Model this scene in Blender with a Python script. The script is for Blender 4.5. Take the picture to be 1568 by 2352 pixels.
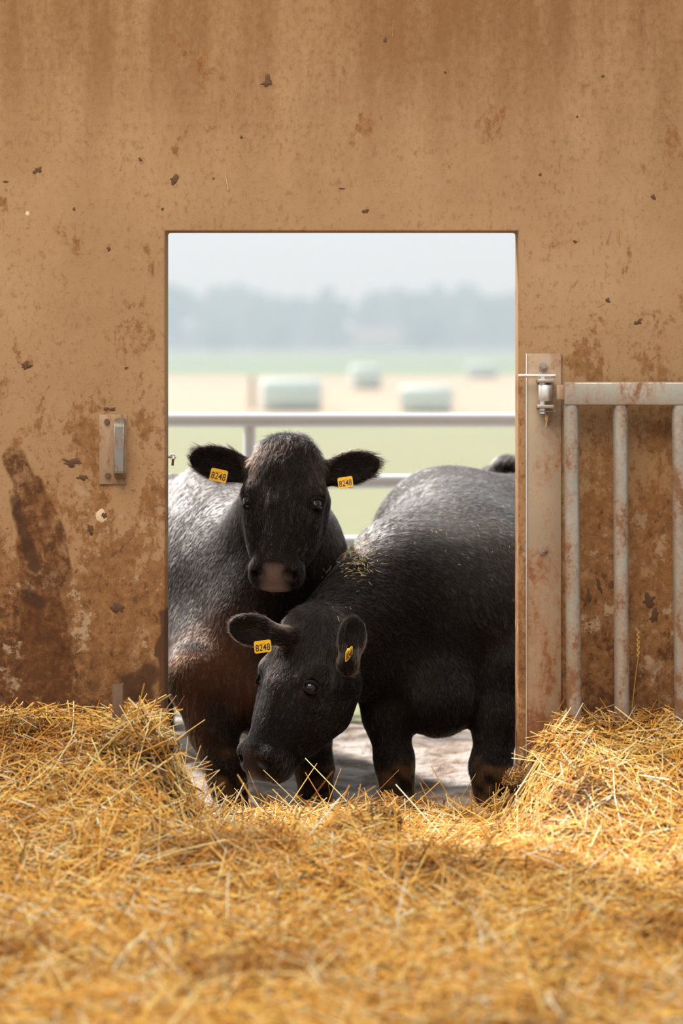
import bpy, bmesh, math, random
import numpy as np
from mathutils import Vector, Matrix

for o in list(bpy.data.objects):
    bpy.data.objects.remove(o, do_unlink=True)
SC = bpy.context.scene
COL = SC.collection
rng = np.random.default_rng(7)
random.seed(7)

# ------------------------------------------------------------------ camera, sky, sun, exposure
CAM_D, CAM_H, FPX, HOR = 6.8, 1.45, 5000.0, 780.0      # distance to the wall, eye height, focal length in px, horizon row
cam = bpy.data.cameras.new('camera')
cam.sensor_fit = 'VERTICAL'; cam.sensor_height = 36.0
cam.lens = FPX / 2352 * 36.0
cam.shift_y = -(1176 - HOR) / 2352
cam.clip_end = 2000; cam.clip_start = 0.1
cam.dof.use_dof = True; cam.dof.focus_distance = CAM_D + 0.22; cam.dof.aperture_fstop = 1.5
cam_o = bpy.data.objects.new('camera', cam); COL.objects.link(cam_o)
cam_o.location = (0, -CAM_D, CAM_H); cam_o.rotation_euler = (math.pi / 2, 0, 0)
SC.camera = cam_o

world = bpy.data.worlds.new('sky'); SC.world = world; world.use_nodes = True
bg = world.node_tree.nodes['Background']
bg.inputs['Color'].default_value = (0.87, 0.955, 1.0, 1); bg.inputs['Strength'].default_value = 1.0

sun = bpy.data.lights.new('sun', 'SUN'); sun.energy = 10.0; sun.angle = math.radians(5); sun.color = (1.0, 0.965, 0.92)
sun_o = bpy.data.objects.new('sun', sun); COL.objects.link(sun_o)
sun_o.rotation_euler = Vector((-0.52, 0.48, 0.70)).to_track_quat('Z', 'Y').to_euler()
sun_o.location = (-4, 6, 9)

# added fill lamp, unseen, high over the bedding to brighten wall and straw
day = bpy.data.lights.new('fill_light', 'AREA'); day.shape = 'RECTANGLE'; day.size = 5; day.size_y = 3
day.energy = 510; day.color = (1.0, 0.86, 0.70)  # day is the added fill lamp
fill_o = bpy.data.objects.new('fill_light', day); COL.objects.link(fill_o)
fill_o.location = (-1.3, -3.6, 5.6)
fill_o.rotation_euler = (Vector(fill_o.location) - Vector((0, -1.4, 0.0))).to_track_quat('Z', 'Y').to_euler()

vs = SC.view_settings
vs.view_transform = 'Standard'; vs.look = 'None'; vs.gamma = 1.0; vs.use_curve_mapping = False; vs.exposure = 0.0
SC.cycles.volume_max_steps = 64
SC.cycles.max_bounces = 5; SC.cycles.diffuse_bounces = 3; SC.cycles.glossy_bounces = 2; SC.cycles.transmission_bounces = 2; SC.cycles.volume_bounces = 0; SC.cycles.adaptive_threshold = 0.03

# ------------------------------------------------------------------ helpers
def at(px, py, y):
    """the point at depth y (metres beyond the wall) that stands at a spot measured on the photograph"""
    d = CAM_D + y
    return np.array([(px - 784) * d / FPX, y, CAM_H - (py - HOR) * d / FPX])

def tag(o, label=None, cat=None, group=None, kind=None):
    for k, v in (('label', label), ('category', cat), ('group', group), ('kind', kind)):
        if v: o[k] = v
    return o

def link(name, me, mat=None, parent=None):
    o = bpy.data.objects.new(name, me); COL.objects.link(o)
    if mat is not None: me.materials.append(mat)
    if parent is not None: o.parent = parent
    return o

def empty(name, loc=(0, 0, 0), rot=(0, 0, 0)):
    o = bpy.data.objects.new(name, None); COL.objects.link(o); o.location = loc; o.rotation_euler = rot
    o.empty_display_size = 0.1
    return o

def bm_obj(name, bm, mat=None, parent=None, smooth=True):
    me = bpy.data.meshes.new(name); bm.normal_update(); bm.to_mesh(me); bm.free()
    if smooth:
        me.polygons.foreach_set('use_smooth', [True] * len(me.polygons))
        try: me.set_sharp_from_angle(angle=math.radians(40))
        except Exception: pass
    return link(name, me, mat, parent)

def b_box(bm, lo, hi, bev=0.0, seg=2):
    t = bmesh.new()
    bmesh.ops.create_cube(t, size=1)
    lo, hi = Vector(lo), Vector(hi)
    for v in t.verts:
        v.co = Vector([(lo[i] + hi[i]) / 2 + v.co[i] * (hi[i] - lo[i]) for i in range(3)])
    if bev: bmesh.ops.bevel(t, geom=list(t.edges), offset=bev, segments=seg, affect='EDGES', profile=0.5)
    join(bm, t)

def join(bm, t):
    me = bpy.data.meshes.new('tmp'); t.to_mesh(me); t.free(); bm.from_mesh(me); bpy.data.meshes.remove(me)

def b_tube(bm, pts, rad, seg=16, caps=True):
    pts = [Vector(p) for p in pts]; n = len(pts)
    if not hasattr(rad, '__len__'): rad = [rad] * n
    rings = []
    up = Vector((0, 0, 1))
    t0 = (pts[1] - pts[0]).normalized()
    if abs(t0.dot(up)) > 0.9: up = Vector((1, 0, 0))
    a = t0.cross(up).normalized()
    for i, p in enumerate(pts):
        t = (pts[min(i + 1, n - 1)] - pts[max(i - 1, 0)]).normalized()
        a = (a - t * a.dot(t)).normalized(); b = t.cross(a)
        rings.append([bm.verts.new(p + (a * math.cos(2 * math.pi * k / seg) + b * math.sin(2 * math.pi * k / seg)) * rad[i]) for k in range(seg)])
    for i in range(n - 1):
        for k in range(seg):
            bm.faces.new((rings[i][k], rings[i][(k + 1) % seg], rings[i + 1][(k + 1) % seg], rings[i + 1][k]))
    if caps:
        bm.faces.new(rings[0][::-1]); bm.faces.new(rings[-1])

class NT:
    """small node-tree writer"""
    def __init__(s, name):
        s.m = bpy.data.materials.new(name); s.m.use_nodes = True
        s.t = s.m.node_tree; s.t.nodes.clear()
        s.out = s.t.nodes.new('ShaderNodeOutputMaterial')
    def n(s, kind, props=None, **ins):
        nd = s.t.nodes.new('ShaderNode' + kind)
        for k, v in (props or {}).items(): setattr(nd, k, v)
        for k, v in ins.items():
            key = int(k[1:]) if k[0] == 'i' and k[1:].isdigit() else k.replace('_', ' ')
            s.put(nd.inputs[key], v)
        return nd
    def put(s, sock, v):
        if hasattr(v, 'bl_idname') and hasattr(v, 'outputs'): v = v.outputs[0]
        if isinstance(v, bpy.types.NodeSocket): s.t.links.new(v, sock)
        else:
            if isinstance(v, (tuple, list)) and len(v) == 3 and sock.type == 'RGBA': v = (*v, 1)
            sock.default_value = v
    def math(s, op, a, b=0.0, c=None, clamp=False):
        nd = s.t.nodes.new('ShaderNodeMath'); nd.operation = op; nd.use_clamp = clamp
        s.put(nd.inputs[0], a); s.put(nd.inputs[1], b)
        if c is not None: s.put(nd.inputs[2], c)
        return nd.outputs[0]
    def vmath(s, op, a, b=(0, 0, 0), scale=None, out=0):
        nd = s.t.nodes.new('ShaderNodeVectorMath'); nd.operation = op
        s.put(nd.inputs[0], a); s.put(nd.inputs[1], b)
        if scale is not None: s.put(nd.inputs['Scale'], scale)
        return nd.outputs[out]
    def noise(s, vec, scale, detail=4, rough=0.55, dist=0.0, out='Fac'):
        nd = s.n('TexNoise', Scale=scale, Detail=detail, Roughness=rough, Distortion=dist)
        if vec is not None: s.put(nd.inputs['Vector'], vec)
        return nd.outputs[out]
    def step(s, x, lo, hi, a=0.0, b=1.0):
        nd = s.t.nodes.new('ShaderNodeMapRange'); nd.interpolation_type = 'SMOOTHSTEP'
        s.put(nd.inputs[0], x); s.put(nd.inputs[1], lo); s.put(nd.inputs[2], hi); s.put(nd.inputs[3], a); s.put(nd.inputs[4], b)
        return nd.outputs[0]
    def mix(s, f, a, b, blend='MIX'):
        nd = s.t.nodes.new('ShaderNodeMix'); nd.data_type = 'RGBA'; nd.blend_type = blend
        s.put(nd.inputs[0], f); s.put(nd.inputs[6], a); s.put(nd.inputs[7], b)
        return nd.outputs[2]
    def ramp(s, f, stops):
        nd = s.t.nodes.new('ShaderNodeValToRGB'); s.put(nd.inputs[0], f)
        e = nd.color_ramp.elements
        while len(e) < len(stops): e.new(0.5)
        for el, (p, c) in zip(e, stops): el.position = p; el.color = (*c, 1)
        return nd.outputs[0]
    def scale(s, vec, xyz):
        return s.vmath('MULTIPLY', vec, xyz)
    def obj(s): return s.n('TexCoord').outputs['Object']
    def bump(s, h, strength, dist):
        return s.n('Bump', Height=h, Strength=strength, Distance=dist).outputs[0]
    def bsdf(s, color, rough=0.6, normal=None, **kw):
        nd = s.n('BsdfPrincipled'); s.put(nd.inputs['Base Color'], color); s.put(nd.inputs['Roughness'], rough)
        if normal is not None: s.put(nd.inputs['Normal'], normal)
        for k, v in kw.items(): s.put(nd.inputs[k.replace('_', ' ')], v)
        s.t.links.new(nd.outputs[0], s.out.inputs['Surface'])
        return s.m

def capsule(t, p, x0, z0, x1, z1, r):
    """distance to a capsule in the wall's plane"""
    a = (x0, 0, z0); ba = (x1 - x0, 0, z1 - z0); L2 = ba[0] ** 2 + ba[2] ** 2 + 1e-9
    pa = t.vmath('SUBTRACT', p, a)
    h = t.math('MULTIPLY', t.vmath('DOT_PRODUCT', pa, ba, out=1), 1 / L2, clamp=True)
    q = t.vmath('SUBTRACT', pa, t.vmath('SCALE', ba, scale=h))
    return t.math('SUBTRACT', t.vmath('LENGTH', q, out=1), r)

# ------------------------------------------------------------------ materials
def mat_wall():
    t = NT('stained_concrete')
    P = t.obj()
    xz = t.n('SeparateXYZ', Vector=P)
    X, Y, Z = xz.outputs[0], xz.outputs[1], xz.outputs[2]
    big = t.noise(P, 1.6, 4, 0.6)
    streak = t.noise(t.scale(P, (7, 1, 1.1)), 1.0, 5, 0.6)
    fine = t.noise(t.scale(P, (1, 1, 0.7)), 55, 5, 0.7)
    grit = t.noise(P, 260, 3, 0.6)
    col = t.ramp(big, [(0.3, (0.245, 0.139, 0.064)), (0.5, (0.288, 0.169, 0.083)), (0.72, (0.335, 0.206, 0.108))])
    # streaky and overall darker tone towards the top of the panel
    top_dark = t.math('MULTIPLY', t.step(Z, 1.7, 2.6), t.step(t.math('ADD', streak, t.math('MULTIPLY', fine, 0.35)), 0.46, 0.86))
    col = t.mix(top_dark, col, (0.15, 0.068, 0.022))
    col = t.mix(t.step(t.math('ADD', Z, t.math('MULTIPLY', t.math('SUBTRACT', big, 0.5), 0.8)), 2.05, 2.75, 0.0, 0.5), col, (0.165, 0.078, 0.027))
    col = t.mix(t.math('MULTIPLY', t.step(fine, 0.50, 0.72), t.step(t.noise(P, 3.5, 5, 0.65), 0.35, 0.62, 0.12, 0.75)), col, (0.15, 0.072, 0.029))
    spots = t.noise(P, 26, 3, 0.6)
    col = t.mix(t.math('MULTIPLY', t.step(spots, 0.60, 0.72), 0.35), col, (0.14, 0.06, 0.022))
    # splashed muck, heavier towards the bedding
    muck = t.noise(t.scale(P, (1, 1, 0.75)), 5.5, 8, 0.68, 0.4)
    low = t.math('ADD', t.step(Z, 0.20, 2.0, 0.19, -0.03), t.math('MULTIPLY', t.step(X, -0.62, -0.98), t.step(Z, 0.90, 0.42, 0.0, 0.21)))
    lowR = t.math('MULTIPLY', t.step(X, 0.5, 0.75), t.step(Z, 0.5, 1.35, 0.06, 0.0))
    gran = t.noise(t.scale(P, (1, 1, 0.6)), 38, 6, 0.72)
    m = t.math('ADD', t.math('ADD', muck, t.math('MULTIPLY', t.math('SUBTRACT', gran, 0.5), 0.60)), t.math('ADD', low, lowR))
    m1 = t.step(m, 0.57, 0.665)
    warm = t.math('MULTIPLY', t.step(Z, 0.5, 1.7, 1.0, 0.0), t.step(t.noise(P, 2.6, 4, 0.6), 0.36, 0.62))
    col = t.mix(t.math('MULTIPLY', warm, 0.40), col, (0.31, 0.155, 0.062))
    vn = t.noise(t.vmath('ADD', P, (1.3, 0, 5.1)), 33, 8, 0.78)
    col = t.mix(t.math('MULTIPLY', m1, 0.82), col, t.ramp(vn, [(0.36, (0.10, 0.038, 0.011)), (0.52, (0.19, 0.08, 0.025)), (0.66, (0.27, 0.14, 0.055))]))
    m2 = t.step(m, 0.74, 0.86)
    col = t.mix(t.math('MULTIPLY', m2, 0.93), col, t.ramp(vn, [(0.38, (0.040, 0.014, 0.004)), (0.52, (0.10, 0.037, 0.011)), (0.64, (0.22, 0.105, 0.036))]))
    zf = t.step(Z, 0.4, 2.0, 1.0, 0.22)
    fl1 = t.step(t.noise(t.scale(P, (1, 1, 0.7)), 62, 4, 0.62, 0.5), 0.605, 0.655)
    fl2 = t.step(t.noise(t.vmath('ADD', P, (7, 0, 3)), 150, 3, 0.6), 0.61, 0.67)
    col = t.mix(t.math('MULTIPLY', t.math('MULTIPLY', fl1, zf), 0.72), col, (0.085, 0.033, 0.010))
    col = t.mix(t.math('MULTIPLY', t.math('MULTIPLY', fl2, zf), 0.6), col, (0.075, 0.030, 0.011))
    # pale scraped concrete
    pale = t.math('MULTIPLY', t.step(t.noise(t.vmath('ADD', P, (3.1, 0, 1.7)), 9, 7, 0.7), 0.565, 0.615), t.step(Z, 0.50, 1.4, 0.88, 0.10))
    col = t.mix(pale, col, (0.35, 0.235, 0.145))
    # big dung smear beside the handle
    wob = t.vmath('SUBTRACT', t.noise(P, 13, 5, 0.6, out='Color'), (0.5, 0.5, 0.5))
    Pw = t.vmath('ADD', P, t.vmath('SCALE', wob, scale=0.035))
    def smear(caps):
        d = None
        for (a, b, c, e, r) in caps:
            p0, p1 = at(a, b, 0), at(c, e, 0)
            k = capsule(t, t.vmath('MULTIPLY', Pw, (1, 0, 1)), p0[0], p0[2], p1[0], p1[2], r / 735)
            d = k if d is None else t.math('MINIMUM', d, k)
        return d
    s1 = smear([(32, 1052, 66, 1120, 27), (66, 1120, 118, 1230, 34), (118, 1230, 142, 1320, 27), (58, 1170, 76, 1330, 28), (90, 1330, 100, 1420, 44), (100, 1420, 115, 1560, 52)])
    sm = t.step(s1, 0.006, -0.006)
    sn = t.noise(P, 22, 6, 0.7)
    col = t.mix(t.math('MULTIPLY', sm, t.step(t.math('ADD', sn, t.math('MULTIPLY', t.math('SUBTRACT', gran, 0.5), 0.6)), 0.62, 0.42, 0.35, 0.96)), col, t.ramp(sn, [(0.35, (0.055, 0.018, 0.005)), (0.6, (0.11, 0.04, 0.011)), (0.75, (0.19, 0.085, 0.026))]))
    s2 = smear([(34, 1150, 60, 1240, 9), (60, 1240, 78, 1300, 13), (66, 1370, 88, 1385, 16), (48, 1215, 60, 1260, 8)])
    col = t.mix(t.math('MULTIPLY', t.step(s2, 0.008, -0.006), 0.8), col, (0.045, 0.018, 0.008))
    # wet muck line right above the bedding
    sk = t.math('ADD', Z, t.math('MULTIPLY', t.math('SUBTRACT', t.noise(P, 7, 6, 0.7), 0.5), 0.45))
    skm = t.math('MULTIPLY', t.math('MULTIPLY', t.step(sk, 0.54, 0.36), t.step(t.noise(t.scale(P, (1, 1, 0.8)), 21, 9, 0.82), 0.57, 0.44, 0.08, 1.0)), t.step(t.math('ABSOLUTE', t.math('SUBTRACT', X, 0.03)), 0.56, 0.66))
    col = t.mix(t.math('MULTIPLY', skm, 0.75), col, t.ramp(vn, [(0.38, (0.045, 0.016, 0.005)), (0.52, (0.11, 0.042, 0.012)), (0.64, (0.20, 0.092, 0.03))]))
    pk = smear([(300, 1592, 342, 1548, 24), (330, 1600, 300, 1570, 26)])
    col = t.mix(t.math('MULTIPLY', t.step(pk, 0.014, -0.010), 0.85), col, (0.045, 0.017, 0.006))
    # dark wet edge by the opening, low on the left
    ed = smear([(376, 1410, 374, 1640, 9), (366, 1500, 370, 1470, 10)])
    col = t.mix(t.math('MULTIPLY', t.step(ed, 0.006, -0.004), 0.9), col, (0.06, 0.025, 0.012))
    col = t.mix(0.35, col, t.mix(grit, (0.3, 0.3, 0.3), (0.72, 0.72, 0.72)), 'SOFT_LIGHT')
    h = t.math('ADD', t.math('MULTIPLY', fine, 0.5), t.math('ADD', t.math('MULTIPLY', grit, 0.25), t.math('MULTIPLY', t.math('ADD', m2, sm), 0.7)))
    return t.bsdf(col, t.step(fine, 0.3, 0.7, 0.75, 0.92), t.bump(h, 0.35, 0.006), Specular_IOR_Level=0.25)

def mat_metal(name, base, dirt, amount=0.5, metallic=0.75, rough=0.42, scale=14.0, zlow=None):
    t = NT(name); P = t.obj()
    a = t.noise(t.scale(P, (1, 1, 0.45)), scale, 7, 0.7, 0.3); b = t.noise(P, scale * 7, 4, 0.6); c = t.noise(P, scale * 0.5, 3, 0.5)
    col = t.mix(c, tuple(x * 0.78 for x in base), tuple(min(1, x * 1.18) for x in base))
    v = t.math('ADD', a, t.math('MULTIPLY', t.math('SUBTRACT', b, 0.5), 0.3))
    if zlow is not None:
        Z = t.n('SeparateXYZ', Vector=P).outputs[2]
        v = t.math('ADD', v, t.step(Z, zlow[0], zlow[1], zlow[2], 0.0))
    lo = 0.72 - 0.3 * amount
    m = t.step(v, lo, lo + 0.09)
    dcol = t.mix(b, tuple(x * 0.7 for x in dirt), tuple(x * 1.35 for x in dirt))
    film = t.mix(t.math('MULTIPLY', t.step(v, lo - 0.16, lo + 0.05), 0.5), col, tuple(x * 1.6 for x in dirt))
    col = t.mix(t.math('MULTIPLY', m, 0.92), film, dcol)
    met = t.math('MULTIPLY', t.math('SUBTRACT', 1.0, m), metallic)
    return t.bsdf(col, t.step(v, lo - 0.15, lo + 0.1, rough, 0.88), t.bump(v, 0.3, 0.003), Metallic=met)

def mat_plain(name, color, rough=0.6, scale=40, var=0.25, metallic=0.0, bump=0.2, bd=0.002, **kw):
    t = NT(name); P = t.obj()
    n = t.noise(P, scale, 5, 0.6)
    col = t.mix(n, tuple(max(0, x * (1 - var)) for x in color), tuple(min(1, x * (1 + var)) for x in color))
    return t.bsdf(col, rough, t.bump(n, bump, bd), Metallic=metallic, **kw)

def mat_straw():
    t = NT('straw_gold')
    a = t.n('Attribute', props={'attribute_name': 'tint'})
    col = a.outputs['Color']
    P = t.obj()
    n = t.noise(P, 90, 3, 0.6)
    col = t.mix(0.5, col, t.mix(n, (0.35, 0.33, 0.3), (0.68, 0.68, 0.68)), 'SOFT_LIGHT')
    p = t.n('BsdfPrincipled'); t.put(p.inputs['Base Color'], col); t.put(p.inputs['Roughness'], 0.42); t.put(p.inputs['Specular IOR Level'], 0.45)
    tr = t.n('BsdfTranslucent', Color=col)
    mx = t.n('MixShader', i0=0.22, i1=p.outputs[0], i2=tr.outputs[0])
    t.t.links.new(mx.outputs[0], t.out.inputs['Surface'])
    return t.m

def mat_bedding():
    t = NT('matted_bedding'); P = t.obj()
    n = t.noise(t.scale(P, (1, 2.2, 1)), 28, 7, 0.7); b = t.noise(P, 4, 4, 0.6)
    col = t.ramp(n, [(0.3, (0.06, 0.02, 0.005)), (0.55, (0.22, 0.09, 0.018)), (0.75, (0.50, 0.26, 0.06))])
    col = t.mix(t.step(b, 0.56, 0.72), col, (0.09, 0.04, 0.015))
    return t.bsdf(col, 0.8, t.bump(n, 0.8, 0.02))

def mat_fur_skin(name):
    t = NT(name)
    a = t.n('Attribute', props={'attribute_name': 'coat'}).outputs['Color']
    fur = t.n('Attribute', props={'attribute_name': 'furry'}).outputs['Fac']
    P = t.obj()
    n = t.noise(t.scale(P, (1, 1, 0.25)), 160, 4, 0.6); w = t.noise(P, 300, 2, 0.5)
    col = t.mix(0.5, a, t.mix(n, (0.2, 0.2, 0.2), (0.8, 0.8, 0.8)), 'SOFT_LIGHT')
    return t.bsdf(col, t.step(fur, 0.0, 0.6, 0.42, 0.7), t.bump(t.math('ADD', n, w), 0.22, 0.004), Specular_IOR_Level=t.step(fur, 0.0, 0.6, 0.4, 0.05))

def mat_hair(name):
    t = NT(name)
    a = t.n('Attribute', props={'attribute_name': 'coat'}).outputs['Color']
    h = t.n('BsdfHairPrincipled', props={'model': 'CHIANG', 'parametrization': 'COLOR'})
    t.put(h.inputs['Color'], a); t.put(h.inputs['Roughness'], 0.40); t.put(h.inputs['Radial Roughness'], 0.5); t.put(h.inputs['IOR'], 1.31)
    t.put(h.inputs['Coat'], 0.0); t.put(h.inputs['Random Roughness'], 0.2)
    t.t.links.new(h.outputs[0], t.out.inputs['Surface'])
    return t.m

def mat_yard():
    t = NT('pale_dry_mud'); P = t.obj()
    v = t.noise(P, 9, 6, 0.62, 0.5); f = t.noise(P, 45, 5, 0.6); b = t.noise(P, 2.2, 3, 0.5)
    m = t.math('ADD', v, t.math('MULTIPLY', b, 0.35))
    col = t.ramp(m, [(0.46, (0.13, 0.075, 0.045)), (0.60, (0.34, 0.25, 0.19)), (0.72, (0.53, 0.46, 0.41)), (0.9, (0.62, 0.58, 0.55))])
    col = t.mix(t.step(f, 0.55, 0.75, 0.0, 0.5), col, (0.50, 0.42, 0.33))
    return t.bsdf(col, 0.85, t.bump(t.math('ADD', v, t.math('MULTIPLY', f, 0.4)), 0.9, 0.05))

def mat_field():
    t = NT('meadow_and_stubble'); P = t.obj()
    Y = t.n('SeparateXYZ', Vector=P).outputs[1]
    n = t.noise(t.scale(P, (1, 0.35, 1)), 0.5, 5, 0.6); f = t.noise(P, 6, 4, 0.6)
    green = t.mix(n, (0.20, 0.215, 0.115), (0.27, 0.27, 0.15))
    green = t.mix(t.math('MULTIPLY', f, 0.4), green, (0.31, 0.295, 0.18))
    stub = t.mix(n, (0.40, 0.30, 0.20), (0.47, 0.39, 0.29))
    far = t.mix(n, (0.16, 0.24, 0.13), (0.22, 0.28, 0.16))
    yw = t.math('ADD', Y, t.math('MULTIPLY', t.math('SUBTRACT', n, 0.5), 6))
    col = t.mix(t.step(yw, 34, 38), green, stub)
    col = t.mix(t.step(yw, 84, 92), col, far)
    return t.bsdf(col, 0.9, t.bump(f, 0.4, 0.05))

def mat_leaf(name, c):
    t = NT(name); P = t.obj()
    n = t.noise(P, 1.2, 5, 0.7); f = t.noise(P, 5, 3, 0.6)
    col = t.mix(n, tuple(x * 0.55 for x in c), tuple(x * 1.5 for x in c))
    return t.bsdf(col, 0.8, t.bump(f, 1.0, 0.5))

M = dict(
    wall=mat_wall(),
    galv=mat_metal('galvanised_dirty_steel', (0.34, 0.305, 0.255), (0.15, 0.062, 0.021), 0.52, 0.5, 0.36, 13, (0.3, 1.2, 0.07)),
    plate=mat_metal('weathered_plate_steel', (0.33, 0.245, 0.165), (0.17, 0.062, 0.02), 0.42, 0.35, 0.5, 11, (0.3, 1.1, 0.09)),
    bright=mat_metal('bare_bright_steel', (0.66, 0.65, 0.63), (0.30, 0.16, 0.07), 0.12, 0.8, 0.33, 40),
    grip=mat_metal('worn_grip_steel', (0.27, 0.25, 0.225), (0.13, 0.055, 0.022), 0.44, 0.8, 0.32, 60),
    handle_plate=mat_metal('dusty_handle_plate', (0.30, 0.20, 0.12), (0.15, 0.06, 0.02), 0.45, 0.3, 0.6, 40),
    rust=mat_plain('rusty_bolt', (0.10, 0.042, 0.020), 0.7, 90),
    stub=mat_plain('brown_angle_iron', (0.115, 0.062, 0.034), 0.65, 60, 0.5, bump=0.5),
    pipe=mat_plain('clean_galvanised_pipe', (0.82, 0.90, 0.98), 0.4, 12, 0.03, 0.0, 0.05),
    straw=mat_straw(), bedding=mat_bedding(),
    dung=mat_plain('dark_dung', (0.052, 0.02, 0.008), 0.75, 60, 0.6, bump=0.9, bd=0.01),
    splat=mat_plain('dried_splat', (0.075, 0.031, 0.010), 0.85, 200, 0.5, bump=0.6, bd=0.002),
    yard=mat_yard(), field=mat_field(),
    eye=mat_plain('dark_wet_eye', (0.004, 0.0025, 0.002), 0.05, 60, 0.5, bump=0.0, Specular_IOR_Level=0.45),
    sclera=mat_plain('eye_white', (0.42, 0.36, 0.33), 0.3, 60, 0.2, bump=0.0),
    lid=mat_plain('eyelid', (0.005, 0.0038, 0.0033), 0.7, 60, 0.3, Specular_IOR_Level=0.12),
    tagy=mat_plain('yellow_tag_plastic', (0.72, 0.40, 0.010), 0.42, 120, 0.12, bump=0.05),
    ink=mat_plain('black_tag_ink', (0.02, 0.014, 0.01), 0.6, 80, 0.2, bump=0.0),
    wrap=mat_plain('pale_green_bale_film', (0.62, 0.71, 0.67), 0.35, 4, 0.12, bump=0.3, bd=0.03),
    post=mat_plain('weathered_post_wood', (0.36, 0.28, 0.21), 0.85, 20, 0.3),
    bark=mat_plain('grey_bark', (0.12, 0.09, 0.06), 0.9, 6, 0.3),
    leaf=[mat_leaf('foliage_mid', (0.075, 0.11, 0.04)), mat_leaf('foliage_dark', (0.04, 0.065, 0.03)), mat_leaf('foliage_light', (0.13, 0.16, 0.05))],
)

# ------------------------------------------------------------------ the setting
def build_wall():
    x0, x1, ztop = at(379, 0, 0)[0], at(1190, 0, 0)[0], at(0, 531, 0)[2]
    X0, X1, Z0, Z1, T = -5.5, 5.5, -0.30, 6.5, 0.13
    bm = bmesh.new()
    def ring(y, ix0, ix1, iz):
        o = [bm.verts.new((X0, y, Z0)), bm.verts.new((X0, y, Z1)), bm.verts.new((X1, y, Z1)), bm.verts.new((X1, y, Z0))]
        i = [bm.verts.new((ix0, y, Z0)), bm.verts.new((ix0, y, iz)), bm.verts.new((ix1, y, iz)), bm.verts.new((ix1, y, Z0))]
        return o, i
    of, jf = ring(0, x0, x1, ztop); ob, jb = ring(T, x0, x1, ztop)
    for k in range(3):
        bm.faces.new((of[k], of[k + 1], jf[k + 1], jf[k])[::1])
        bm.faces.new((ob[k + 1], ob[k], jb[k], jb[k + 1]))
    rev = [bm.faces.new((jf[k], jf[k + 1], jb[k + 1], jb[k])) for k in range(3)]
    for a in (0, 1, 2): bm.faces.new((of[a + 1], of[a], ob[a], ob[a + 1]))
    bm.faces.new((of[0], jf[0], jb[0], ob[0])); bm.faces.new((jf[3], of[3], ob[3], jb[3]))
    bmesh.ops.recalc_face_normals(bm, faces=bm.faces)
    bm.edges.ensure_lookup_table()
    ed = [e for e in bm.edges if all(v in jf for v in e.verts) or all(v in jb for v in e.verts)]
    ed += [e for e in bm.edges if set(e.verts) in ({jf[1], jb[1]}, {jf[2], jb[2]})]
    bmesh.ops.bevel(bm, geom=ed, offset=0.007, segments=3, affect='EDGES', profile=0.5)
    # the cast edge round the opening is nibbled
    bmesh.ops.triangulate(bm, faces=[f for f in bm.faces if f.calc_area() > 0.3])
    o = bm_obj('wall_back', bm, M['wall'])
    return tag(o, 'tan stained concrete wall pierced by a cattle doorway', None, None, 'structure')
wall = build_wall()

def height(x, y):
    """top of the bedding"""
    x = np.asarray(x, float); y = np.asarray(y, float)
    def ss(a, b, v):
        t = np.clip((v - a) / (b - a), 0, 1); return t * t * (3 - 2 * t)
    left = ss(-0.40, -0.60, x); right = ss(0.44, 0.70, x)
    prof = np.exp(-np.clip(-y - 0.05, 0, None) ** 1.6 / 0.30)
    h = 0.27 * left * prof + 0.255 * right * prof
    h += 0.08 * np.exp(-((x + 0.60) / 0.16) ** 2 - ((y + 0.32) / 0.22) ** 2)
    h += 0.06 * np.exp(-((x - 0.06) / 0.10) ** 2 - ((y + 0.55) / 0.16) ** 2)
    h += 0.05 * np.exp(-((x + 0.15) / 0.7) ** 2 - ((y + 0.75) / 0.25) ** 2)
    h += 0.012 * np.sin(5.1 * x + 1.3 * y + 0.4) * np.sin(4.3 * y - 2.1 * x + 1.1) + 0.012 * np.sin(11.3 * x - 3.2 * y) * np.sin(9.7 * y + 4.4 * x)
    h += 0.05 * ss(-1.2, -2.4, y)
    out = ss(0.05, 0.30, y)
    return h * (1 - out) + (-0.15) * out - (0.015 + 0.045 * (1 - left) * (1 - right) * ss(-1.0, -0.3, y)) * (1 - out)

def grid_mesh(name, xs, ys, zf, mat, keep=None):
    Xg, Yg = np.meshgrid(xs, ys, indexing='ij'); Zg = zf(Xg, Yg)
    V = np.stack([Xg, Yg, Zg], -1).reshape(-1, 3); nx, ny = len(xs), len(ys)
    i = (np.arange(nx - 1)[:, None] * ny + np.arange(ny - 1)[None]).ravel()
    F = np.stack([i, i + ny, i + ny + 1, i + 1], -1)
    if keep is not None: F = F[keep(V[F].mean(1))]
    me = bpy.data.meshes.new(name)
    me.vertices.add(len(V)); me.vertices.foreach_set('co', V.ravel())
    me.loops.add(F.size); me.loops.foreach_set('vertex_index', F.ravel())
    me.polygons.add(len(F)); me.polygons.foreach_set('loop_start', np.arange(0, F.size, 4)); 
    me.update(); me.polygons.foreach_set('use_smooth', [True] * len(F))
    return link(name, me, mat)

bm = bmesh.new(); b_box(bm, (-3.4, -7.5, -0.35), (3.4, 0.13, -0.19))
tag(bm_obj('floor', bm, M['bedding'], smooth=False), 'barn floor slab under the straw', None, None, 'structure')

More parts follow.
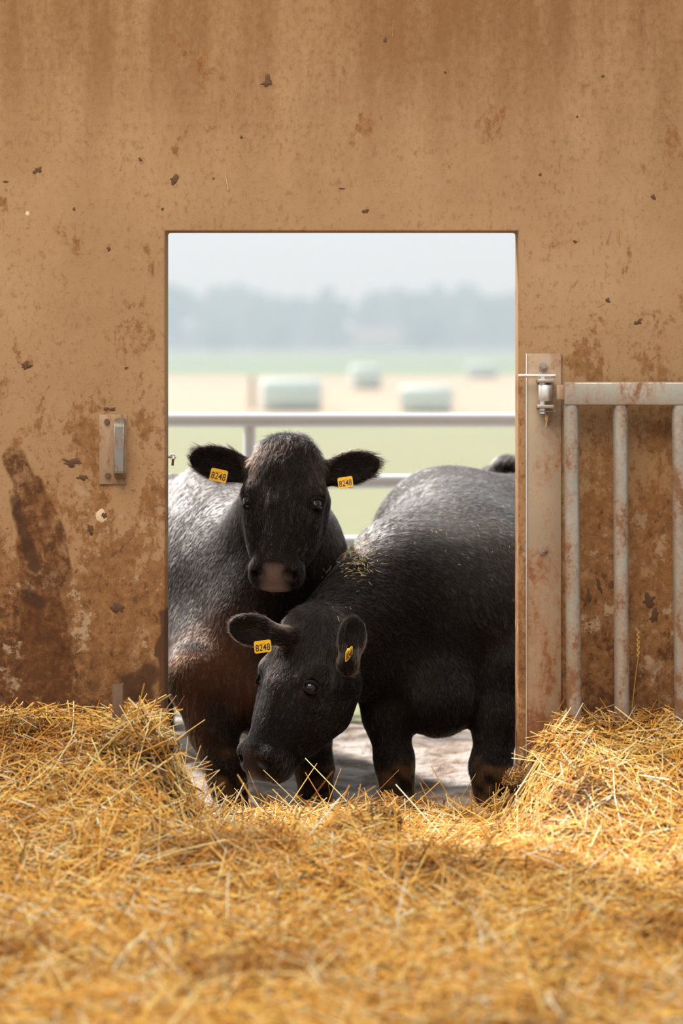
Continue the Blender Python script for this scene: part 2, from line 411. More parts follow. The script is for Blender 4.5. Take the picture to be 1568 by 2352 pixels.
def yard_z(x, y):
    n = 0.5 * np.sin(7.3 * x + 2.1 * y) * np.sin(6.1 * y - 1.7 * x) + 0.35 * np.sin(17.0 * x - 5 * y + 1) * np.sin(15 * y + 3 * x) + 0.25 * np.sin(34 * x + 9 * y) * np.sin(31 * y - 7 * x)
    return -0.125 + 0.018 * n
yard = grid_mesh('yard_ground', np.linspace(-4, 4, 200), np.linspace(0.13, 2.35, 90), yard_z, M['yard'])
tag(yard, 'churned pale dry mud of the yard outside', None, None, 'structure')
field = grid_mesh('field_ground', np.linspace(-160, 160, 60), np.concatenate([np.linspace(2.2, 12, 30), np.linspace(13, 420, 60)]), lambda x, y: -0.13 + 0.0 * x, M['field'])
tag(field, 'flat meadow and pale stubble stretching to the tree line', None, None, 'structure')
# ------------------------------------------------------------------ cattle: bodies grown from smooth-blended volumes
def unit(v):
    v = np.asarray(v, float); return v / np.linalg.norm(v)
def frame(y, z):
    y = unit(y); z = np.asarray(z, float); z = unit(z - y * np.dot(z, y)); return np.stack([np.cross(y, z), y, z], 1)
def E(c, r, R=None, k=0.05, flow=(0, 1, -0.5), hl=0.013, tg='', op='+'):
    return dict(t='E', c=np.asarray(c, float), r=np.asarray(r, float), R=np.eye(3) if R is None else R, k=k, flow=np.asarray(flow, float), hl=hl, tg=tg, op=op)
def C(a, b, ra, rb, k=0.05, flow=None, hl=0.013, tg='', op='+', sq=None):
    a = np.asarray(a, float); b = np.asarray(b, float)
    return dict(t='C', a=a, b=b, ra=ra, rb=rb, k=k, flow=np.asarray(flow if flow is not None else b - a, float), hl=hl, tg=tg, op=op, sq=sq)
def dist(p, P):
    if p['t'] == 'E':
        q = (P - p['c']) @ p['R']; k0 = np.sqrt(((q / p['r']) ** 2).sum(-1)); k1 = np.sqrt(((q / p['r'] ** 2) ** 2).sum(-1)) + 1e-9
        return k0 * (k0 - 1) / k1
    a, b = p['a'], p['b']
    if p['sq'] is not None:
        ax, f = p['sq']; ax = unit(ax); P = P + np.outer((P - a) @ ax, ax) * (f - 1); b = b + ax * np.dot(b - a, ax) * (f - 1)
    ba = b - a; h = np.clip(((P - a) @ ba) / np.dot(ba, ba), 0, 1)
    return np.linalg.norm(P - a - h[:, None] * ba, axis=1) - (p['ra'] + (p['rb'] - p['ra']) * h)
def bbox(p):
    if p['t'] == 'E':
        e = np.sqrt(((p['R'] * p['r']) ** 2).sum(1)); return p['c'] - e, p['c'] + e
    r = max(p['ra'], p['rb']); return np.minimum(p['a'], p['b']) - r, np.maximum(p['a'], p['b']) + r
def axis_coords(lo, hi, f0, f1, fine, coarse):
    a = np.arange(f0, f1, fine)
    l = np.arange(f0 - coarse, lo, -coarse)[::-1]; r = np.arange(a[-1] + coarse, hi, coarse)
    return np.concatenate([l, a, r])
def polygonise(prims, xs, ys, zs):
    F = np.full((len(xs), len(ys), len(zs)), 0.5, np.float32)
    ax = (xs, ys, zs)
    for p in prims:
        lo, hi = bbox(p); m = 0.035 + p['k']
        s = [slice(max(0, np.searchsorted(ax[i], lo[i] - m) - 1), np.searchsorted(ax[i], hi[i] + m) + 1) for i in range(3)]
        G = np.stack(np.meshgrid(xs[s[0]], ys[s[1]], zs[s[2]], indexing='ij'), -1)
        d = dist(p, G.reshape(-1, 3)).reshape(G.shape[:3]).astype(np.float32)
        cur = F[s[0], s[1], s[2]]; k = p['k']
        if p['op'] == '+':
            h = np.clip(k - np.abs(cur - d), 0, None) / k; F[s[0], s[1], s[2]] = np.minimum(cur, d) - h * h * k / 4
        else:
            h = np.clip(k - np.abs(cur + d), 0, None) / k; F[s[0], s[1], s[2]] = np.maximum(cur, -d) + h * h * k / 4
    S = F < 0
    nx, ny, nz = F.shape
    cnt = np.zeros((nx - 1, ny - 1, nz - 1), np.uint8)
    corners = [(i, j, k) for i in (0, 1) for j in (0, 1) for k in (0, 1)]
    for (i, j, k) in corners: cnt += S[i:nx - 1 + i, j:ny - 1 + j, k:nz - 1 + k]
    I, J, K = np.nonzero((cnt > 0) & (cnt < 8))
    vid = np.full(cnt.shape, -1, np.int64); vid[I, J, K] = np.arange(len(I))
    acc = np.zeros((len(I), 3)); num = np.zeros(len(I))
    for a in range(8):
        for b in range(a + 1, 8):
            ca, cb = corners[a], corners[b]
            if sum(x != y for x, y in zip(ca, cb)) != 1: continue
            fa = F[I + ca[0], J + ca[1], K + ca[2]]; fb = F[I + cb[0], J + cb[1], K + cb[2]]
            m = (fa < 0) != (fb < 0); t = np.where(m, fa / np.where(m, fa - fb, 1), 0)[:, None]
            pa = np.stack([xs[I + ca[0]], ys[J + ca[1]], zs[K + ca[2]]], -1); pb = np.stack([xs[I + cb[0]], ys[J + cb[1]], zs[K + cb[2]]], -1)
            acc += np.where(m[:, None], pa + (pb - pa) * t, 0); num += m
    V = acc / num[:, None]
    faces = []
    for d in range(3):
        sl0 = [slice(None)] * 3; sl1 = [slice(None)] * 3; sl0[d] = slice(0, -1); sl1[d] = slice(1, None)
        A, B = S[tuple(sl0)], S[tuple(sl1)]
        idx = np.stack(np.nonzero(A != B), -1)
        u, w = (d + 1) % 3, (d + 2) % 3
        ok = (idx[:, u] > 0) & (idx[:, w] > 0) & (idx[:, u] < F.shape[u] - 1) & (idx[:, w] < F.shape[w] - 1)
        idx = idx[ok]; q = []
        for (du, dw) in ((-1, -1), (0, -1), (0, 0), (-1, 0)):
            c = idx.copy(); c[:, u] += du; c[:, w] += dw; q.append(vid[c[:, 0], c[:, 1], c[:, 2]])
        q = np.stack(q, -1); inside = A[idx[:, 0], idx[:, 1], idx[:, 2]]
        q[~inside] = q[~inside][:, ::-1]; faces.append(q)
    Fq = np.concatenate(faces)
    # relax a little
    for it in range(2):
        s = np.zeros_like(V); c = np.zeros(len(V))
        for a in range(4):
            b = (a + 1) % 4
            np.add.at(s, Fq[:, a], V[Fq[:, b]]); np.add.at(c, Fq[:, a], 1); np.add.at(s, Fq[:, b], V[Fq[:, a]]); np.add.at(c, Fq[:, b], 1)
        V = V * 0.55 + 0.45 * s / c[:, None]
    return V, Fq

def wobble(P, scale, seed=0, n=10):
    r = np.random.default_rng(seed); out = np.zeros(len(P))
    for i in range(n):
        k = unit(r.normal(size=3)) * scale * r.uniform(0.6, 1.6); out += np.sin(P @ k + r.uniform(0, 6.28))
    return out / math.sqrt(n)

def head_prims(O, H, s, hl=0.009):
    L = lambda x, y, z: O + s * (H @ np.array([x, y, z]))
    r3 = lambda *r: np.array(r) * s
    dn, out = H[:, 1], H[:, 2]
    P = []
    e = lambda c, r, **k: P.append(E(L(*c), r3(*r), k.pop('R', H), **{'k': 0.04 * s, 'flow': dn, 'hl': hl, 'tg': 'face', **k}))
    c = lambda a, b, ra, rb, **k: P.append(C(L(*a), L(*b), ra * s, rb * s, **{'k': 0.04 * s, 'flow': dn, 'hl': hl, 'tg': 'face', **k}))
    e((0, .075, -.085), (.112, .115, .115), hl=.016)                                    # skull
    e((0, .002, -.068), (.092, .060, .070), tg='poll', hl=.040, flow=dn + 0.2 * out)     # poll
    e((0, .105, -.062), (.124, .13, .060), hl=.020, tg='poll')                            # forehead
    c((0, .215, -.062), (0, .385, -.052), .076, .054, k=.06)                             # bridge of the nose
    Rp = H @ np.array(Matrix.Rotation(math.radians(-42), 3, 'X'))                        # nose pad faces forward and a little up
    for q in (-1, 1):
        e((q * .096, .160, -.058), (.045, .052, .052), k=.03, hl=.014)                  # brow over the eye
        e((q * .070, .250, -.120), (.050, .115, .080), k=.05)                           # cheek
        c((q * .076, .135, -.185), (q * .064, .215, -.195), .060, .054, k=.05)          # jaw angle
        c((q * .062, .215, -.185), (q * .032, .395, -.125), .052, .036, k=.05)          # jaw bar
        c((q * .088, .235, -.078), (q * .060, .345, -.080), .028, .026, k=.05)          # cheek bone
        e((q * .046, .425, -.088), (.044, .046, .046), k=.03, hl=.017)                  # upper lip
        e((q * .052, .412, -.044), (.030, .032, .030), k=.02)                           # wing of the nostril
    e((0, .415, -.070), (.080, .056, .056), k=.03)                                      # muzzle
    e((0, .436, -.046), (.054, .044, .024), k=.016, R=Rp, tg='pad', hl=0)               # nose pad
    e((0, .466, -.080), (.044, .016, .022), k=.014, tg='pad', hl=0)                     # front of the lip
    e((0, .415, -.140), (.046, .052, .034), k=.03, hl=.017)                             # chin
    e((0, .455, -.112), (.072, .048, .0070), op='-', k=.012, tg='mouth', hl=0)          # mouth
    for q in (-1, 1):
        Rn = Rp @ np.array(Matrix.Rotation(q * 0.6, 3, 'Z'))
        e((q * .049, .446, -.024), (.0165, .0125, .022), op='-', k=.010, R=Rn, tg='mouth', hl=0)  # nostril
        e((q * .060, .440, -.040), (.010, .016, .014), op='-', k=.010, R=Rn, tg='mouth', hl=0)
        e((q * .122, .190, -.032), (.021, .025, .018), op='-', k=.012, tg='mouth', hl=0)          # eye socket
    return P, L

def ear_prims(base, e, w, ln, wd, hl=0.032):
    e = unit(e); R = frame(w, np.cross(e, w)); R = np.stack([e, unit(np.asarray(w) - e * np.dot(w, e)), np.zeros(3)], 1); R[:, 2] = np.cross(R[:, 0], R[:, 1])
    n = R[:, 2]; base = np.asarray(base)
    if n[1] > 0: n = -n; R[:, 2] = n; R[:, 1] = -R[:, 1]
    return [C(base - e * 0.03, base + e * 0.03, .034, .028, k=.04, tg='ear', hl=hl, flow=e),
            E(base + e * ln * .52, (ln * .53, wd * .5, .021), R, k=.025, tg='ear', hl=hl, flow=e),
            E(base + e * ln * .56 + n * .020, (ln * .44, wd * .37, .019), R, k=.014, tg='earin', hl=0.007, flow=e, op='-')], R

def fur_mesh(name, prims, fine, root, mats, coat_fn, n_hair, seed, len_fn=None):
    los, his = zip(*[bbox(p) for p in prims if p['op'] == '+']); lo = np.min(los, 0) - 0.08; hi = np.max(his, 0) + 0.08
    ax = [axis_coords(lo[i], hi[i], fine[i][0], fine[i][1], 0.0052, 0.015) for i in range(3)]
    V, Fq = polygonise(prims, *ax)
    # per-vertex blend of the volumes' flow, hair length and colour
    W = np.zeros(len(V)); flow = np.zeros((len(V), 3)); hl = np.zeros(len(V)); tags = {}
    for p in prims:
        lo, hi = bbox(p); m = np.all((V > lo - .1) & (V < hi + .1), 1)
        if not m.any(): continue
        d = np.abs(dist(p, V[m])) if p['op'] == '-' else np.clip(dist(p, V[m]), 0, None)
        w = np.exp(-d / (0.006 if p['op'] == '-' or p['tg'] == 'pad' else 0.018)) * (3.0 if p['op'] == '-' or p['tg'] == 'pad' else 1.0)
        W[m] += w; flow[m] += w[:, None] * unit(p['flow']); hl[m] += w * p['hl']
        tags.setdefault(p['tg'], np.zeros(len(V)))[m] += w
    W += 1e-6; flow /= W[:, None]; hl /= W
    for k in tags: tags[k] /= W
    me = bpy.data.meshes.new(name)
    me.vertices.add(len(V)); me.vertices.foreach_set('co', V.ravel())
    me.loops.add(Fq.size); me.loops.foreach_set('vertex_index', Fq.ravel())
    me.polygons.add(len(Fq)); me.polygons.foreach_set('loop_start', np.arange(0, Fq.size, 4))
    me.update(calc_edges=True); me.polygons.foreach_set('use_smooth', [True] * len(Fq))
    nb = np.empty(len(V) * 3); me.vertices.foreach_get('normal', nb); N = nb.reshape(-1, 3)
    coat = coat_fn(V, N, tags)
    for nm, data in (('coat', coat),):
        at_ = me.color_attributes.new(nm, 'FLOAT_COLOR', 'POINT'); at_.data.foreach_set('color', np.concatenate([data, np.ones((len(V), 1))], 1).ravel())
    fa = me.attributes.new('furry', 'FLOAT', 'POINT'); fa.data.foreach_set('value', np.clip(hl / 0.01, 0, 1))
    body = link('body', me, mats[0], root)
    # coat hairs
    T = Fq[:, [0, 1, 2]]; T = np.concatenate([T, Fq[:, [0, 2, 3]]])
    a, b, c = V[T[:, 0]], V[T[:, 1]], V[T[:, 2]]
    area = np.linalg.norm(np.cross(b - a, c - a), axis=1) / 2; ctr = (a + b + c) / 3
    hlt = hl[T[:, 0]]
    wgt = area * (hlt > 0.003) * np.where(ctr[:, 1] < 1.25, 1.0, 0.22) * np.where(ctr[:, 2] < 0.02, 0.6, 1.0) * np.clip(0.022 / np.clip(hlt, 0.008, None), 0.7, 2.2)
    r = np.random.default_rng(seed)
    pick = r.choice(len(T), n_hair, p=wgt / wgt.sum())
    u, v = r.random(n_hair), r.random(n_hair); f = u + v > 1; u[f], v[f] = 1 - u[f], 1 - v[f]
    root_p = a[pick] + (b[pick] - a[pick]) * u[:, None] + (c[pick] - a[pick]) * v[:, None]
    vi = T[pick, 0]; n = N[vi]; fl = flow[vi].copy()
    cl = np.stack([wobble(root_p, 38, seed + i) for i in (1, 2, 3)], -1)
    cl2 = np.stack([wobble(root_p, 110, seed + i) for i in (4, 5, 6)], -1); cl3 = np.stack([wobble(root_p, 360, seed + i) for i in (7, 8, 9)], -1)
    fl = fl / (np.linalg.norm(fl, axis=1, keepdims=True) + 1e-6) + 0.14 * cl + 0.14 * cl2 + 0.15 * cl3 + r.normal(size=(n_hair, 3)) * 0.10
    fu = flow[vi] / (np.linalg.norm(flow[vi], axis=1, keepdims=True) + 1e-6); Qs = root_p - 0.88 * fu * (root_p * fu).sum(1, keepdims=True)
    streak = wobble(Qs, 330, seed + 20, 14) * 0.6 + wobble(Qs, 800, seed + 21, 14) * 0.5
    tp = tags.get('poll', np.zeros(len(V)))[vi]; te = tags.get('ear', np.zeros(len(V)))[vi]
    fl += (0.30 * cl + r.normal(size=(n_hair, 3)) * 0.15) * (tp + 0.6 * te)[:, None]
    tan = fl - n * (fl * n).sum(1, keepdims=True); tan /= np.linalg.norm(tan, axis=1, keepdims=True) + 1e-6
    Lh = hl[vi] * r.uniform(0.65, 1.35, n_hair) * np.clip(1 + 0.15 * cl2[:, 0], .5, 1.5)
    Lh *= np.clip(1 + 0.22 * streak, 0.5, 1.6)
    if len_fn is not None: Lh = Lh * len_fn(root_p)
    lift = np.clip(0.20 + 0.25 * te + 0.30 * tp + 0.08 * r.normal(size=n_hair), 0.06, 0.9)
    npt = 4; ts = np.linspace(0, 1, npt)
    P = np.empty((n_hair, npt, 3))
    for i, t in enumerate(ts):
        P[:, i] = root_p - n * 0.001 + Lh[:, None] * (tan * t + n * (lift * (t - 0.55 * t * t))[:, None])
    hc = bpy.data.hair_curves.new('coat_hair'); hc.add_curves([npt] * n_hair)
    pa = hc.attributes.get('position') or hc.attributes.new('position', 'FLOAT_VECTOR', 'POINT')
    pa.data.foreach_set('vector', P.reshape(-1).astype(np.float32))
    ra = hc.attributes.get('radius') or hc.attributes.new('radius', 'FLOAT', 'POINT')
    base_r = np.where(r.random(n_hair) < 0.5, 0.00036, 0.00052)
    ra.data.foreach_set('value', (base_r[:, None] * np.array([1.0, 0.9, 0.65, 0.15])[None]).ravel().astype(np.float32))
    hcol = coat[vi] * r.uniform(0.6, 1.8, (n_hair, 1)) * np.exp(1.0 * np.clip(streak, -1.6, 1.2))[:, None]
    rim = hair_tint(tags, vi, n, r) 
    hcol = hcol + rim
    ca = hc.attributes.new('coat', 'FLOAT_COLOR', 'CURVE'); ca.data.foreach_set('color', np.concatenate([hcol, np.ones((n_hair, 1))], 1).ravel().astype(np.float32))
    ho = bpy.data.objects.new('coat_hair', hc); COL.objects.link(ho); hc.materials.append(mats[1]); ho.parent = root
    ho['kind'] = 'stuff'; ho['label'] = 'short glossy coat hair'
    return body, V, N

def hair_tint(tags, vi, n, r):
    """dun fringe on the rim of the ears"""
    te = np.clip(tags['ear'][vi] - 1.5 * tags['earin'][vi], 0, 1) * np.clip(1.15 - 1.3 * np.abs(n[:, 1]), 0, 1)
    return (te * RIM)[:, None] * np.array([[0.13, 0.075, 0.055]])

def eye(L, H, s, q, root, white=False):
    c = L(q * .1055, .190, -.042); R = (0.0250 if white else 0.0225) * s
    bm = bmesh.new(); bmesh.ops.create_uvsphere(bm, u_segments=24, v_segments=16, radius=R)
    bm.transform(Matrix.Translation(Vector(c)))
    ball = bm_obj('eye', bm, M['eye'], root); ball['label'] = 'dark glossy eye'
    # lids: a soft rim round the opening, heavier above
    outw = H @ unit(np.array([q * 1.0, 0.05, 0.62])); fwd = H[:, 1]; up = unit(np.cross(outw, fwd)); fwd = np.cross(up, outw)
    for nm, a0, a1, rr in (('upper_eyelid', -0.15, math.pi + 0.15, 0.0080), ('lower_eyelid', math.pi, 2 * math.pi, 0.0055)):
        pts = []; rad = []
        hd = -H[:, 1]; side = unit(np.cross(outw, hd)); hd = np.cross(side, outw)
        for i in range(17):
            t = a0 + (a1 - a0) * i / 16
            off = side * math.cos(t) * R * 1.02 + hd * math.sin(t) * R * (0.66 if nm[0] == 'u' else 0.70)
            pts.append(c + off + outw * R * (0.80 - 0.30 * math.cos(t) ** 2)); rad.append(rr * s * (0.55 + 0.45 * abs(math.sin((t - a0) / (a1 - a0) * math.pi))))
        bm = bmesh.new(); b_tube(bm, pts, rad, 8); bm_obj(nm, bm, M['lid'], root)
    if white:
        hd = -H[:, 1]; side = unit(np.cross(outw, hd)); hd = np.cross(side, outw); pts = []
        for i in range(11):
            t = math.pi * (1.12 + 0.76 * i / 10); pts.append(c + side * math.cos(t) * R * .86 + hd * math.sin(t) * R * .50 + outw * R * .66)
        bm = bmesh.new(); b_tube(bm, pts, [0.0008 + .0034 * math.sin(math.pi * i / 10) for i in range(11)], 8); bm_obj('eye_white', bm, M['sclera'], root)
    return ball

def ear_tag(c, u, v, w, h, txt, root, size=1.0):
    """yellow plate centred at c, lettering along u, up along v"""
    u = unit(u); v = unit(np.asarray(v) - u * np.dot(u, v)); n = np.cross(u, v)
    Mx = Matrix(((u[0], v[0], n[0], c[0]), (u[1], v[1], n[1], c[1]), (u[2], v[2], n[2], c[2]), (0, 0, 0, 1)))
    bm = bmesh.new(); b_box(bm, (-w / 2, -h / 2, -0.001), (w / 2, h / 2, 0.001))
    vert = [e for e in bm.edges if abs(e.verts[0].co.z - e.verts[1].co.z) > 1e-4]
    bmesh.ops.bevel(bm, geom=vert, offset=min(w, h) * 0.14, segments=3, affect='EDGES', profile=0.5)
    b_tube(bm, [(0, h * 0.36, -0.006), (0, h * 0.36, 0.0035)], 0.0048, 12)
    bm.transform(Mx)
    o = bm_obj('ear_tag', bm, M['tagy'], root); o['label'] = 'yellow plastic ear tag numbered ' + txt
    fc = bpy.data.curves.new('tag_number', 'FONT'); fc.body = txt; fc.align_x = 'CENTER'; fc.align_y = 'CENTER'; fc.size = h * 0.78; fc.extrude = 0.0003; fc.offset = h * 0.006
    tmp = bpy.data.objects.new('tmp_text', fc); COL.objects.link(tmp)
    dg = bpy.context.evaluated_depsgraph_get(); dg.update()
    me = bpy.data.meshes.new_from_object(tmp.evaluated_get(dg)); bpy.data.objects.remove(tmp, do_unlink=True)
    xs = [vv.co.x for vv in me.vertices]; wt = max(xs) - min(xs); sx = min(1.0, w * 0.86 / wt)
    me.transform(Mx @ Matrix.Translation((0, -h * 0.10, 0.0013)) @ Matrix.Diagonal((sx, 1, 1, 1)))
    me.name = 'tag_number'; me.materials.clear()
    t = link('tag_number', me, M['ink'], o); t['label'] = 'black printed number'
    return o

def leg(pts, rads, tg='leg', k=0.045, hl=0.014):
    return [C(pts[i], pts[i + 1], rads[i], rads[i + 1], k=k, tg=tg, hl=hl, flow=(0.05, 0.1, -1)) for i in range(len(pts) - 1)]

def coat_black(chest=None, mud=0.1, pad=(0.21, 0.135, 0.108)):
    def fn(V, N, tags):
        c = np.tile(np.array([[0.0042, 0.0026, 0.0018]]), (len(V), 1)) * (1 + 0.25 * wobble(V, 30, 3))[:, None]
        g = lambda k: tags.get(k, np.zeros(len(V)))[:, None]
        if chest is not None:
            for (cc, rr, amt, sd) in chest:
                w = np.exp(-(((V - cc) / rr) ** 2).sum(1)) * np.clip(0.55 + 0.65 * wobble(V * np.array([1, 1, 0.45]), 42, sd), 0, 1) * amt
                c = c * (1 - w[:, None]) + np.array([[0.062, 0.024, 0.011]]) * w[:, None]
        top_sheen = np.clip(N[:, 2] + 0.25, 0, 1.0) ** 1.3 * np.clip((V[:, 1] - 0.62) / 0.25, 0, 1) * np.clip(0.75 + 0.25 * wobble(V, 18, 5), 0.2, 1.2)
        c = c + np.array([[0.095, 0.089, 0.087]]) * top_sheen[:, None] + np.array([[0.022, 0.019, 0.018]]) * g('poll') * np.clip(N[:, 2:3], 0, 1)      # sunlit sheen painted into the coat colour, on upward-facing back and poll
        mz = np.clip((mud - V[:, 2] + 0.04 * wobble(V, 45, 9)) / 0.05, 0, 1) * np.clip(0.5 + 0.6 * wobble(V, 90, 12), 0, 1)
        c = c * (1 - mz[:, None]) + np.array([[0.058, 0.029, 0.013]]) * mz[:, None]
        p = np.clip(g('pad') * 1.6 - 0.3, 0, 1)
        c = c * (1 - p) + np.array([pad]) * p
        m = np.clip(g('mouth') * 1.3 - 0.2, 0, 1); c = c * (1 - m) + np.array([[0.006, 0.004, 0.004]]) * m
        return np.clip(c, 0.002, 1)
    return fn

# --- the cow that looks at the camera
def cow_a():
    root = empty('cow', (-0.29, 0.9, -0.12)); 
    s = 1.03
    O = at(657, 1020, 0.56); H = frame((-0.045, -0.22, -0.47), (-0.11, -0.95, 0.36))
    hp, L = head_prims(O, H, s)
    dn = np.array([0, 0.35, -1])
    P = [
        E((-.62, 1.52, .60), (.33, .74, .30), np.array(Matrix.Rotation(math.radians(30), 3, 'Z')), k=.10, flow=(-.45, .3, -.8), hl=.017),
        C((-.33, 1.05, .80), (-.95, 2.12, .80), .11, .10, k=.12, flow=(-.5, .6, -.5)),
        E((-.93, 2.05, .60), (.31, .32, .29), k=.10, flow=(-.3, .5, -.8)),
        E((-.47, 1.10, .57), (.20, .25, .47), np.array(Matrix.Rotation(math.radians(-32), 3, 'X')), k=.15, flow=(-.45, -.25, -.85), hl=.017),
        E((-.115, .95, .52), (.155, .25, .36), k=.10, flow=(.12, .25, -1), hl=.016),
        E((-.295, .83, .42), (.21, .22, .28), k=.10, flow=(-.1, .1, -1), hl=.016),
        E(at(588, 1595, .70), (.12, .14, .13), k=.14, flow=(0, .1, -1), hl=.03, tg='chest'),
        C(at(652, 1140, .68), (-.275, .98, .60), .135, .25, k=.10, flow=(-.25, .5, -.9), hl=.016),
        C(at(660, 1240, .64), (-.27, .80, .42), .085, .17, k=.09, flow=(-.1, .2, -1), hl=.016),
    ]
    kn = at(515, 1765, .55)
    P += leg([(-.46, .95, .42), at(455, 1560, .66), at(487, 1672, .60), kn, at(528, 1820, .56), at(535, 1862, .58)], [.17, .100, .072, .057, .046, .050], k=.06)
    P += leg([(-.10, .86, .44), at(690, 1580, .74), at(708, 1680, .72), at(722, 1765, .70), at(724, 1822, .70), at(724, 1862, .68)], [.15, .098, .074, .060, .047, .052])
    for x, dx in ((-1.05, -.05), (-.78, .05)):                                            # hind legs
        P += leg([(x, 2.15, .55), (x + dx * .8, 2.0, .32), (x + dx, 2.2, .17), (x + dx, 2.12, .02), (x + dx, 2.08, -.13)], [.17, .11, .065, .05, .05])
    P += leg([(-1.03, 2.34, .80), (-1.08, 2.44, .60), (-1.08, 2.44, .25)], [.04, .028, .022], tg='tail')
    P += hp
    eL, RL = ear_prims(at(576, 1083, .62), (-.205, 0.0, .050), (.02, .05, 1), .205, .118)
    eR, RR = ear_prims(at(737, 1090, .62), (.20, 0.0, .042), (.02, .05, 1), .195, .116)
    P += eL + eR
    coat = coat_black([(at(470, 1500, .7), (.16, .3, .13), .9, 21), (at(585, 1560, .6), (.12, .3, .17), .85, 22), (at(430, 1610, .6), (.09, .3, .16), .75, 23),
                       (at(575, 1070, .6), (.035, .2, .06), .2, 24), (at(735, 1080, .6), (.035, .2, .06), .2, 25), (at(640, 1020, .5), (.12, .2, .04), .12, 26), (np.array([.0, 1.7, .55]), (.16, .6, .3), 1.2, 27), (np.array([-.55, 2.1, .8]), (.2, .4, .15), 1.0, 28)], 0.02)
    body, V, N = fur_mesh('body', P, [(at(400, 0, .6)[0], at(900, 0, .6)[0]), (.02, .80), (at(0, 1400, .4)[2], at(0, 975, .6)[2])], root, (M['skin'], M['hair']), coat, 300000, 11)
    for q in (-1, 1): eye(L, H, s, q, root, True)
    ear_tag(at(502, 1092, .53), (1, 0, -.22), (.1, .05, 1), .058, .042, '8248', root)
    ear_tag(at(793, 1108, .53), (1, -.25, .17), (.45, .05, 1), .052, .037, '8248', root)
    tag(root, 'black cow standing upright and looking straight into the barn', 'cow', 'cattle at the doorway')
    return root, V, N

# --- the cow that lowers its head to the straw
def cow_b():
    root = empty('cow', (0.38, 0.9, -0.12))
    s = 1.10
    O = at(693, 1422, .36); H = frame((-.196, -.17, -.46), (-.74, -.66, .09))
    hp, L = head_prims(O, H, s)
    P = [
        E((.58, 1.55, .62), (.34, .72, .29), np.array(Matrix.Rotation(math.radians(-27), 3, 'Z')), k=.10, flow=(.45, .4, -.7), hl=.017),
        E((.40, 1.48, .64), (.30, .42, .33), k=.10, flow=(.45, .3, -.75), hl=.017),
        C((.30, 1.0, .72), (.80, 2.1, .80), .12, .11, k=.12, flow=(.45, .5, -.6), hl=.016),
        E((.83, 2.02, .58), (.31, .34, .30), k=.10, flow=(.3, .5, -.8)),
        E((.19, .92, .45), (.16, .26, .33), k=.10, flow=(.35, .25, -1), hl=.016),
        E((.57, .98, .46), (.17, .28, .33), k=.15, flow=(.45, .25, -1), hl=.016),
        E((.42, 1.16, .60), (.28, .42, .27), k=.14, flow=(.45, .3, -.75), hl=.017),
        E((.36, .84, .42), (.26, .24, .29), k=.10, flow=(.4, .1, -1), hl=.016),
        E(at(1005, 1600, .66), (.14, .16, .135), k=.08, flow=(0, .1, -1), hl=.02, tg='chest'),
        C(at(1000, 1600, .70), at(880, 1520, .62), .09, .09, k=.08, flow=(.3, .1, -1), hl=.02),
        C(at(748, 1470, .46), at(930, 1345, .86), .135, .235, k=.09, flow=(.75, .35, -.55), hl=.016, tg='neck'),
        C(at(775, 1560, .50), at(930, 1470, .80), .090, .17, k=.09, flow=(.6, .3, -.8), hl=.014, tg='neck'),
    ]
    P += leg([(.17, .86, .42), at(872, 1540, .72), at(888, 1640, .64), at(906, 1752, .60), at(912, 1812, .60), at(915, 1862, .58)], [.14, .098, .076, .060, .048, .053])
    P += leg([(.56, .86, .44), at(1150, 1540, .74), at(1142, 1650, .66), at(1126, 1765, .60), at(1128, 1815, .60), at(1128, 1862, .58)], [.15, .105, .080, .064, .050, .054])
    for x, dx in ((.70, -.02), (.98, .05)):
        P += leg([(x, 2.1, .55), (x + dx * .8, 1.98, .32), (x + dx, 2.2, .17), (x + dx, 2.12, .02), (x + dx, 2.08, -.13)], [.17, .11, .065, .05, .05])
    P += leg([(.70, 2.25, .80), at(1118, 1096, 2.30), at(1160, 1068, 2.2), at(1215, 1066, 2.15), at(1250, 1120, 2.15)], [.05, .035, .036, .040, .030], tg='tail', hl=.03)
    P += hp
    eL, RL = ear_prims(at(634, 1458, .28), (-.155, -.02, .034), (.25, .05, 1), .150, .105, .020)
    eR, RR = ear_prims(at(802, 1508, .235), (.022, .06, .14), (1, .25, -.15), .128, .094, .020)
    P += eL + eR
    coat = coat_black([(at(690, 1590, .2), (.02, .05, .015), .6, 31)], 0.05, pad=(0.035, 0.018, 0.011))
    body, V, N = fur_mesh('body', P, [(at(515, 0, .2)[0], at(870, 0, .4)[0]), (-.05, .62), (at(0, 1810, .1)[2], at(0, 1385, .4)[2])], root, (M['skin'], M['hair']), coat, 300000, 12)
    for q in (-1, 1): eye(L, H, s, q, root)
    ear_tag(at(603, 1485, .240), (1, .25, .10), (.30, .0, 1), .056, .040, '8248', root)
    ear_tag(at(801, 1502, .185), (.45, .75, .3), (.3, .1, 1), .046, .040, '8248', root)
    tag(root, 'black cow lowering its head to nibble the straw', 'cow', 'cattle at the doorway')
    return root, V, N

M['skin'] = mat_fur_skin('black_cattle_hide'); M['hair'] = mat_hair('black_cattle_hair')
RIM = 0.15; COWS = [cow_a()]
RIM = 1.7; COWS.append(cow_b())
for rt, _, _ in COWS:                                    # parts were written in world coordinates: keep them in place under their root
    inv = Matrix.Translation(rt.location).inverted()
    for ch in rt.children: ch.matrix_parent_inverse = inv
# ------------------------------------------------------------------ bedding and straw
bed = grid_mesh('straw_bedding', np.linspace(-3.2, 3.2, 260), np.concatenate([np.linspace(-6.5, -2.8, 40), np.linspace(-2.75, 0.32, 150)]), height, M['bedding'], lambda c: (c[:, 1] < -0.012) | (np.abs(c[:, 0]) < 0.53))
tag(bed, 'trodden mat of golden straw bedding on the barn floor', 'straw', None, 'stuff')

